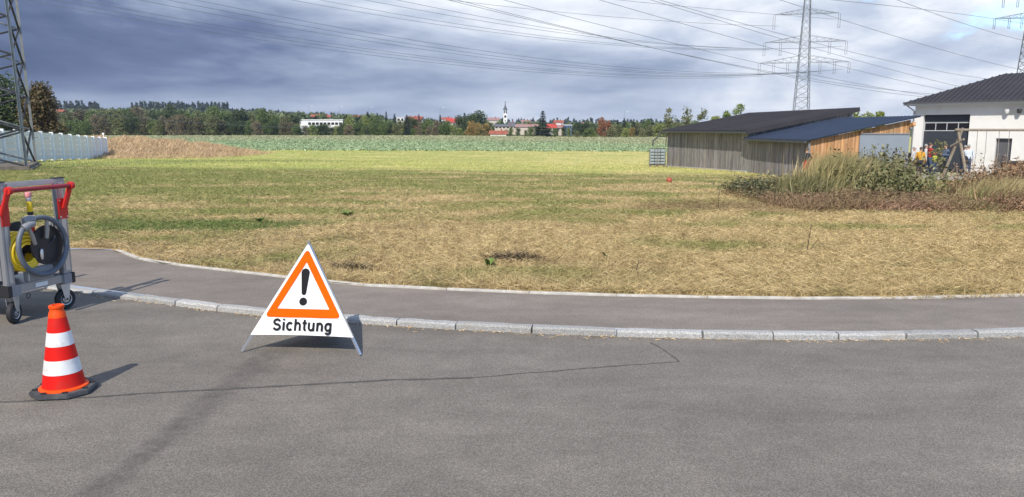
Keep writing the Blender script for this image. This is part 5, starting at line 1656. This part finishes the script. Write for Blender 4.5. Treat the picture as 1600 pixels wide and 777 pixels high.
def panel_frame(fl_, fr_):
    """matrix of a panel: x along the feet, y up the slope, z outwards"""
    x_ax = (fr_ - fl_).normalized(); c_ = (fl_ + fr_) / 2
    up_ = APEX - c_; up_ = (up_ - x_ax * up_.dot(x_ax)); Ls = up_.length; y_ax = up_.normalized(); z_ax = x_ax.cross(y_ax)
    M_ = Matrix(((x_ax.x, y_ax.x, z_ax.x, c_.x), (x_ax.y, y_ax.y, z_ax.y, c_.y), (x_ax.z, y_ax.z, z_ax.z, c_.z), (0, 0, 0, 1)))
    return M_, (fr_ - fl_).length, Ls, (APEX - c_).dot(x_ax)


def flat_part(name, poly, M_, z, material, parent, holes=None):
    bm = bmesh.new()
    vs_ = [bm.verts.new((p[0], p[1], z)) for p in poly]
    if holes is None: bm.faces.new(vs_)
    else:
        hs = [bm.verts.new((p[0], p[1], z)) for p in holes]; n = len(vs_)
        for i in range(n): bm.faces.new((vs_[i], vs_[(i + 1) % n], hs[(i + 1) % n], hs[i]))
    me = bpy.data.meshes.new(name); bm.to_mesh(me); bm.free(); me.transform(M_)
    return link(name, me, material, parent)


def round_tri(pts, r, seg=6):
    out = []
    n = len(pts)
    for i in range(n):
        p0, p1, p2 = (Vector(pts[i - 1]), Vector(pts[i]), Vector(pts[(i + 1) % n]))
        a = (p0 - p1).normalized(); b_ = (p2 - p1).normalized(); half = a.angle(b_) / 2
        t_ = r / math.tan(half); c_ = p1 + (a + b_).normalized() * (r / math.sin(half))
        s0, s1 = p1 + a * t_ - c_, p1 + b_ * t_ - c_
        for k in range(seg + 1):
            v = s0.lerp(s1, k / seg).normalized() * r; out.append(tuple(c_ + v))
    return out


def lettering_mesh():
    """bold grotesque letters of the word, drawn as thick strokes; cap height 1 unit"""
    arc = lambda cx, cy, rx, ry, a0, a1, n=14: [(cx + rx * math.cos(R(a0 + (a1 - a0) * k / n)), cy + ry * math.sin(R(a0 + (a1 - a0) * k / n))) for k in range(n + 1)]
    G = {
        'S': (.86, [arc(.41, .715, .27, .205, 15, 270) + arc(.41, .285, .29, .225, 90, -165)]),
        'i': (.40, [[(.19, 0), (.19, .73)], [(.19, .86), (.19, 1.0)]]),
        'c': (.73, [arc(.38, .365, .26, .295, 45, 315, 18)]),
        'h': (.80, [[(.17, 0), (.17, 1.0)], [(.17, .40)] + arc(.39, .42, .215, .24, 165, 0, 10) + [(.605, 0)]]),
        't': (.48, [[(.23, .95), (.23, .20)] + arc(.37, .19, .14, .125, 180, 280, 6), [(.04, .66), (.43, .66)]]),
        'u': (.80, [[(.17, .73), (.17, .31)] + arc(.385, .31, .215, .24, 180, 345, 10), [(.605, .73), (.605, 0)]]),
        'n': (.80, [[(.17, 0), (.17, .73)], [(.17, .40)] + arc(.39, .42, .215, .24, 165, 0, 10) + [(.605, 0)]]),
        'g': (.80, [arc(.37, .365, .24, .295, 20, 340, 18), [(.605, .73), (.605, -.05)] + arc(.385, -.04, .22, .175, 0, -165, 8)]),
    }
    V, F = [], []; x0 = 0.0; w = .098; lay = 0
    for ch in 'Sichtung':
        adv, strokes = G[ch]
        for st in strokes:
            n0 = len(V); n = len(st); lay += 1
            for k in range(n):
                p, q = Vector(st[max(k - 1, 0)]), Vector(st[min(k + 1, n - 1)])
                tgt = (q - p).normalized(); nm = Vector((-tgt.y, tgt.x)) * w
                c = Vector(st[k])
                for e_ in (-1, 1): V.append((x0 + c.x + nm.x * e_, c.y + nm.y * e_, .002 + .00012 * lay))
            for k in range(n - 1): F.append((n0 + 2 * k, n0 + 2 * k + 2, n0 + 2 * k + 3, n0 + 2 * k + 1))
        x0 += adv
    sx, sy = .52 / x0, .099
    return [((x - x0 / 2) * sx, y * sy, z) for x, y, z in V], F


for pi, (fl_, fr_) in enumerate(((SL, SR), (SR, back), (back, SL))):
    M_, fw, Ls, ax_ = panel_frame(fl_, fr_)
    sx_ = lambda s_, e_: (ax_ * (1 - s_) + e_ * fw / 2 * s_)       # position along the panel at fraction s_ from the apex
    py = lambda s_: Ls * (1 - s_)
    # cloth: gently sagging lower edge, slightly proud of the legs
    rows_, cols_ = 12, 14; V = []; F = []
    for r_ in range(rows_ + 1):
        s_ = .012 + (.842 - .012) * r_ / rows_
        for c_ in range(cols_ + 1):
            e_ = -1 + 2 * c_ / cols_
            up_ = .008 * (1 - e_ * e_) * (r_ / rows_) ** 3
            bulge = .014 - .016 * (1 - e_ * e_) * (r_ / rows_) ** 2 * 0
            V.append((sx_(s_, e_ * 1.03), py(s_) + up_, bulge + .0025 * math.sin(c_ * 1.1 + pi) * (r_ / rows_) ** 2))
    for r_ in range(rows_):
        for c_ in range(cols_): q_ = r_ * (cols_ + 1) + c_; F.append((q_, q_ + cols_ + 1, q_ + cols_ + 2, q_ + 1))
    me = bpy.data.meshes.new('cloth_panel'); me.from_pydata(V, [], F); me.transform(M_)
    cloth = link('cloth_panel', me, 'sign_white', sign, smooth=True)
    zf = .0195
    s_t, s_b = .045, .678
    outer = [(sx_(s_b, -.955), py(s_b)), (sx_(s_b, .955), py(s_b)), (sx_(s_t, 0), py(s_t))]
    inner = [(sx_(.60, -.735), py(.60)), (sx_(.60, .735), py(.60)), (sx_(.175, 0), py(.175))]
    flat_part('orange_border', round_tri(outer, .022), M_, zf, 'sign_orange', cloth, round_tri(inner, .003))
    # exclamation mark: tapered rounded bar and dot
    exb = []
    h0, h1 = py(.475), py(.232); w0, w1 = .020, .036; cx0 = sx_(.4, -.02)
    for k in range(9): a_ = math.pi + math.pi * k / 8; exb.append((cx0 + w0 * math.cos(a_), h0 + w0 + w0 * math.sin(a_)))
    for k in range(9): a_ = math.pi * k / 8; exb.append((cx0 + w1 * math.cos(a_), h1 - w1 + w1 * math.sin(a_)))
    flat_part('exclamation_bar', exb, M_, zf, 'sign_black', cloth)
    cy = py(.533)
    flat_part('exclamation_dot', [(cx0 + .034 * math.cos(2 * math.pi * k / 20), cy + .034 * math.sin(2 * math.pi * k / 20)) for k in range(20)], M_, zf, 'sign_black', cloth)
    lv, lf = lettering_mesh()
    me = bpy.data.meshes.new('lettering'); me.from_pydata(lv, [], lf)
    me.transform(Matrix.Translation((sx_(.78, 0) + .004, py(.796), zf))); me.transform(M_)
    link('lettering', me, 'sign_black', cloth)


# ------------------------------------------------------------------ traffic cone
cone = thing('traffic_cone', 'red and white striped traffic cone on a dark rubber base', 'cone', (-3.20, 5.13, 0), R(8)); cone.scale = (.98, .98, .975)
oc = [(-.20, -.09), (-.10, -.19), (.10, -.19), (.20, -.09), (.20, .09), (.10, .19), (-.10, .19), (-.20, .09)]
bs = MB().prism(oc, .006, .042, 'z').build('base_plate', 'rubber_base', cone, bevel=.006)
for a_ in range(8):
    th = R(22.5 + 45 * a_)
    MB().box(-.016, .016, -.010, .010, .0425, .052).build('base_lug', 'plastic_black', bs).location = (.183 * math.cos(th), .172 * math.sin(th), 0)
rad_at = lambda z: .140 - (z - .06) * (.140 - .052) / (.60 - .06)
MB().lathe([(.162, .043), (.160, .052), (.146, .060), (.120, .061)], 40).build('flange', 'cone_orange', cone, smooth=True)
bands = [(.060, .160, 'cone_red'), (.160, .262, 'cone_white'), (.262, .362, 'cone_red'), (.362, .460, 'cone_white'), (.460, .565, 'cone_red')]
for z0, z1, mt in bands:
    e_ = .0012 if mt == 'cone_white' else 0
    MB().lathe([(rad_at(z0) + e_, z0), (rad_at(z1) + e_, z1)], 40).build('band', mt, cone, smooth=True)
MB().lathe([(.058, .565), (.052, .60), (.045, .612), (.044, .628), (.050, .634), (.050, .650), (.043, .654), (.030, .654), (.030, .62)], 32).build('grip', 'cone_orange', cone, smooth=True)


# ------------------------------------------------------------------ hose trolley
cart = thing('hose_trolley', 'aluminium equipment trolley with hose reel, red handle and black castors', 'trolley', (-4.785, 6.965, 0), R(77)); cart.scale = (1.02, 1.02, 1.02)
CW, CD = .765, 1.15
for (x0, y0) in ((0, 0), (CW - .115, 0), (0, CD - .06), (CW - .115, CD - .06)):
    pw = .085 if x0 == 0 else .115
    ps = MB().box(x0, x0 + pw, y0, y0 + .06, .37, 1.335).build('post', 'alu_panel', cart, bevel=.006)
    MB().box(x0 + .03, x0 + pw - .03, y0 - .004, y0 + .01, .40, 1.30).build('post_slot', 'alu', ps)
    MB().box(x0 - .004, x0 + pw + .004, y0 - .004, y0 + .064, 1.336, 1.345).build('post_cap', 'plastic_black', ps)
MB().box(.003, .028, .065, CD - .065, .42, 1.30).build('side_panel', 'alu_panel', cart)
for y0 in (0, CD - .05): MB().box(.117, CW - .117, y0 + .012, y0 + .05, 1.285, 1.333).build('top_rail', 'alu', cart)
MB().box(.117, CW - .117, .004, .05, .285, .365).build('bottom_rail', 'alu_panel', cart, bevel=.004)
MB().box(.30, .44, -.006, .003, .305, .345).build('type_plate', 'sign_white', cart)
MB().box(.03, CW - .03, .052, CD - .01, .30, .335).build('floor_tray', 'alu_panel', cart)
MB().box(.21, .52, -.02, .045, .372, .50).build('hose_trough', 'grey_block', cart, bevel=.01)
for x0, y0 in ((0, 0), (CW - .13, 0), (0, CD - .13), (CW - .13, CD - .13)):
    cb = MB().box(x0, x0 + .13, y0 - .012, y0 + .13, .265, .369).build('corner_block', 'grey_block', cart, bevel=.004)
    xe = x0 - .012 if x0 == 0 else x0 + .10
    MB().box(xe, xe + .042, y0 - .018, y0 + .135, .262, .372).build('bumper', 'plastic_black', cb, bevel=.006)
# castors
for wx, wy, ang in ((.075, .045, 20), (CW - .085, .045, -12), (.075, CD - .09, 10), (CW - .085, CD - .09, 30)):
    cs = bpy.data.objects.new('castor', None); cs.empty_display_size = .1; col.objects.link(cs); cs.parent = cart; cs.location = (wx, wy, 0); cs.rotation_euler = (0, 0, R(ang))
    MB().lathe([(.058, -.021), (.092, -.026), (.103, -.016), (.105, 0), (.103, .016), (.092, .026), (.058, .021)], 32, (0, 0, .105), 'y').build('tyre', 'tyre', cs, smooth=True)
    MB().lathe([(.018, -.030), (.020, -.024), (.048, -.019), (.060, -.024), (.060, .024), (.048, .019), (.018, .030)], 28, (0, 0, .105), 'y').build('rim', 'alu', cs, smooth=True)
    fk = MB()
    for s_ in (-1, 1):
        fk.prism([(-.016, .085), (.016, .085), (.045, .255), (-.055, .255)], s_ * .037 - .003, s_ * .037 + .003)
    fk.box(-.055, .045, -.041, .041, .2555, .264); fk.build('fork', 'alu', cs)
    MB().lathe([(.011, -.045), (.011, .045)], 10, (0, 0, .105), 'y').build('axle_bolt', 'steel_dark', cs)
MB().torus((.20, -.01, .245), .022, .005, 'y', 16, 5).build('lashing_ring', 'steel_dark', cart)
# red handle
MB().tube([(.03, -.10, 1.265), (CW - .02, -.10, 1.265)], .022, 14).build('handle_bar', 'red_dark', cart, smooth=True)
for x0 in (.02, CW - .03):
    MB().bar((x0, -.10, 1.285), (x0 - .02, -.015, 1.03), .03, .055, up=(1, 0, 0)).build('handle_arm', 'red_paint', cart, bevel=.006)
    MB().lathe([(.036, -.02), (.040, 0), (.036, .02)], 14, (x0, -.10, 1.265), 'x').build('handle_joint', 'red_paint', cart, smooth=True)
hpl = MB().box(CW - .118, CW + .002, -.012, -.001, .93, 1.135).build('handle_plate', 'red_paint', cart, bevel=.003)
for bx_, bz_ in ((.02, .02), (.10, .02), (.02, .185), (.10, .185)): MB().lathe([(.009, -.019), (.009, -.010)], 8, (CW - .118 + bx_, 0, .93 + bz_), 'y').build('bolt', 'alu', hpl)
MB().box(-.002, .087, -.012, -.001, .93, 1.135).build('handle_plate', 'red_paint', cart, bevel=.003)
# reel with yellow hose, drum, grey suction hose
reel = bpy.data.objects.new('hose_reel', None); reel.empty_display_size = .1; col.objects.link(reel); reel.parent = cart
mb = MB()
for k in range(7):
    mb.torus((.235, .012 + .026 * k, .665), .178 - .010 * (k % 2), .0145, 'y', 40, 8)
mb.torus((.232, .000, .66), .150, .0145, 'y', 40, 8); mb.torus((.236, -.004, .655), .122, .0145, 'y', 40, 8); mb.torus((.24, -.006, .65), .095, .0145, 'y', 40, 8)
mb.build('yellow_hose', 'yellow_hose', reel, smooth=True)
MB().lathe([(.19, -.022), (.195, -.012), (.11, .012), (.11, .30), (.22, .31), (.22, .325)], 40, (.465, 0, .70), 'y').build('drum', 'plastic_black', reel, smooth=True)
MB().lathe([(.05, -.02), (.06, .012)], 20, (.475, 0, .70), 'y').build('hub', 'steel_dark', reel, smooth=True)
MB().tube([(.475, -.012, .68), (.53, -.03, .74), (.56, -.03, .77)], .014, 8).build('crank', 'plastic_black', reel, smooth=True)
MB().lathe([(.010, -.05), (.016, -.02), (.016, .035), (.011, .05)], 12, (.375, -.035, .62)).build('nozzle_tip', 'alu', reel, smooth=True)
pts = []; rads = []
for k in range(121):
    th = R(105 - 330 * k / 120)
    pts.append((.365 + .275 * math.cos(th), -.050 - .03 * math.sin(R(160 * k / 120)), .705 + .275 * math.sin(th))); rads.append(.0255 if k % 2 else .022)
MB().tube(pts, rads, 12).build('grey_hose', 'grey_hose', cart, smooth=True)
MB().tube([pts[0], (pts[0][0] - .05, pts[0][1] - .005, pts[0][2] + .005), (pts[0][0] - .11, pts[0][1], pts[0][2] - .01)], [.04, .042, .036], 14).build('hose_coupling', 'grey_block', cart, smooth=True)
MB().tube([pts[-1], (pts[-1][0] + .05, pts[-1][1] - .01, pts[-1][2] + .03), (pts[-1][0] + .1, pts[-1][1] - .02, pts[-1][2] + .04)], [.038, .040, .034], 14).build('hose_coupling', 'grey_block', cart, smooth=True)
for (hx, hz_, tilt) in ((.26, .82, .03), (.44, .86, -.012)):
    MB().tube([(hx - tilt, -.05, hz_ + .10), (hx, -.06, hz_), (hx + tilt, -.055, hz_ - .09)], [.014, .021, .018], 10).build('wooden_grip', 'wood_handle', cart, smooth=True)
# nozzle lance
ln = bpy.data.objects.new('nozzle_lance', None); ln.empty_display_size = .1; col.objects.link(ln); ln.parent = cart; ln.location = (.42, .06, .03); ln.rotation_euler = (R(3), R(-5), 0)
for z0, z1, r_, mt, nm in ((.78, .985, .020, 'red_paint', 'shaft'), (.985, 1.015, .026, 'plastic_black', 'collar'), (1.015, 1.115, .024, 'yellow_hose', 'sleeve'), (1.115, 1.155, .024, 'alu', 'ferrule'), (1.155, 1.205, .030, 'pink_tip', 'tip_cap')):
    MB().lathe([(r_ * .9, z0 + .001), (r_, z0 + .006), (r_, z1 - .006), (r_ * .9, z1 - .001)], 14).build(nm, mt, ln, smooth=True)
# power pack inside the trolley
pk = MB().box(.14, .60, .45, .95, .36, .80).build('power_pack', 'plastic_black', cart, bevel=.03)
MB().box(.18, .56, .44, .449, .62, .74).build('control_panel', 'steel_dark', pk)
MB().box(.64, .70, .08, .16, .40, .90).build('grey_canister', 'grey_block', cart, bevel=.015)


# ------------------------------------------------------------------ light haze in the air
m, t, b = new_mat('haze_air')
t.n.remove(b)
pv = t.node('ShaderNodeVolumePrincipled')
pv.inputs['Color'].default_value = (0.78, 0.86, 1.0, 1)
pv.inputs['Density'].default_value = 0.00013
pv.inputs['Anisotropy'].default_value = 0.3
t.l.new(pv.outputs[0], [n_ for n_ in t.n if n_.type == 'OUTPUT_MATERIAL'][0].inputs['Volume'])
o = MB().box(-2750, 2750, -310, 2120, -6, 72).build('haze', 'haze_air', None)
tag(o, 'thin bluish haze in the air', 'haze', kind='stuff')
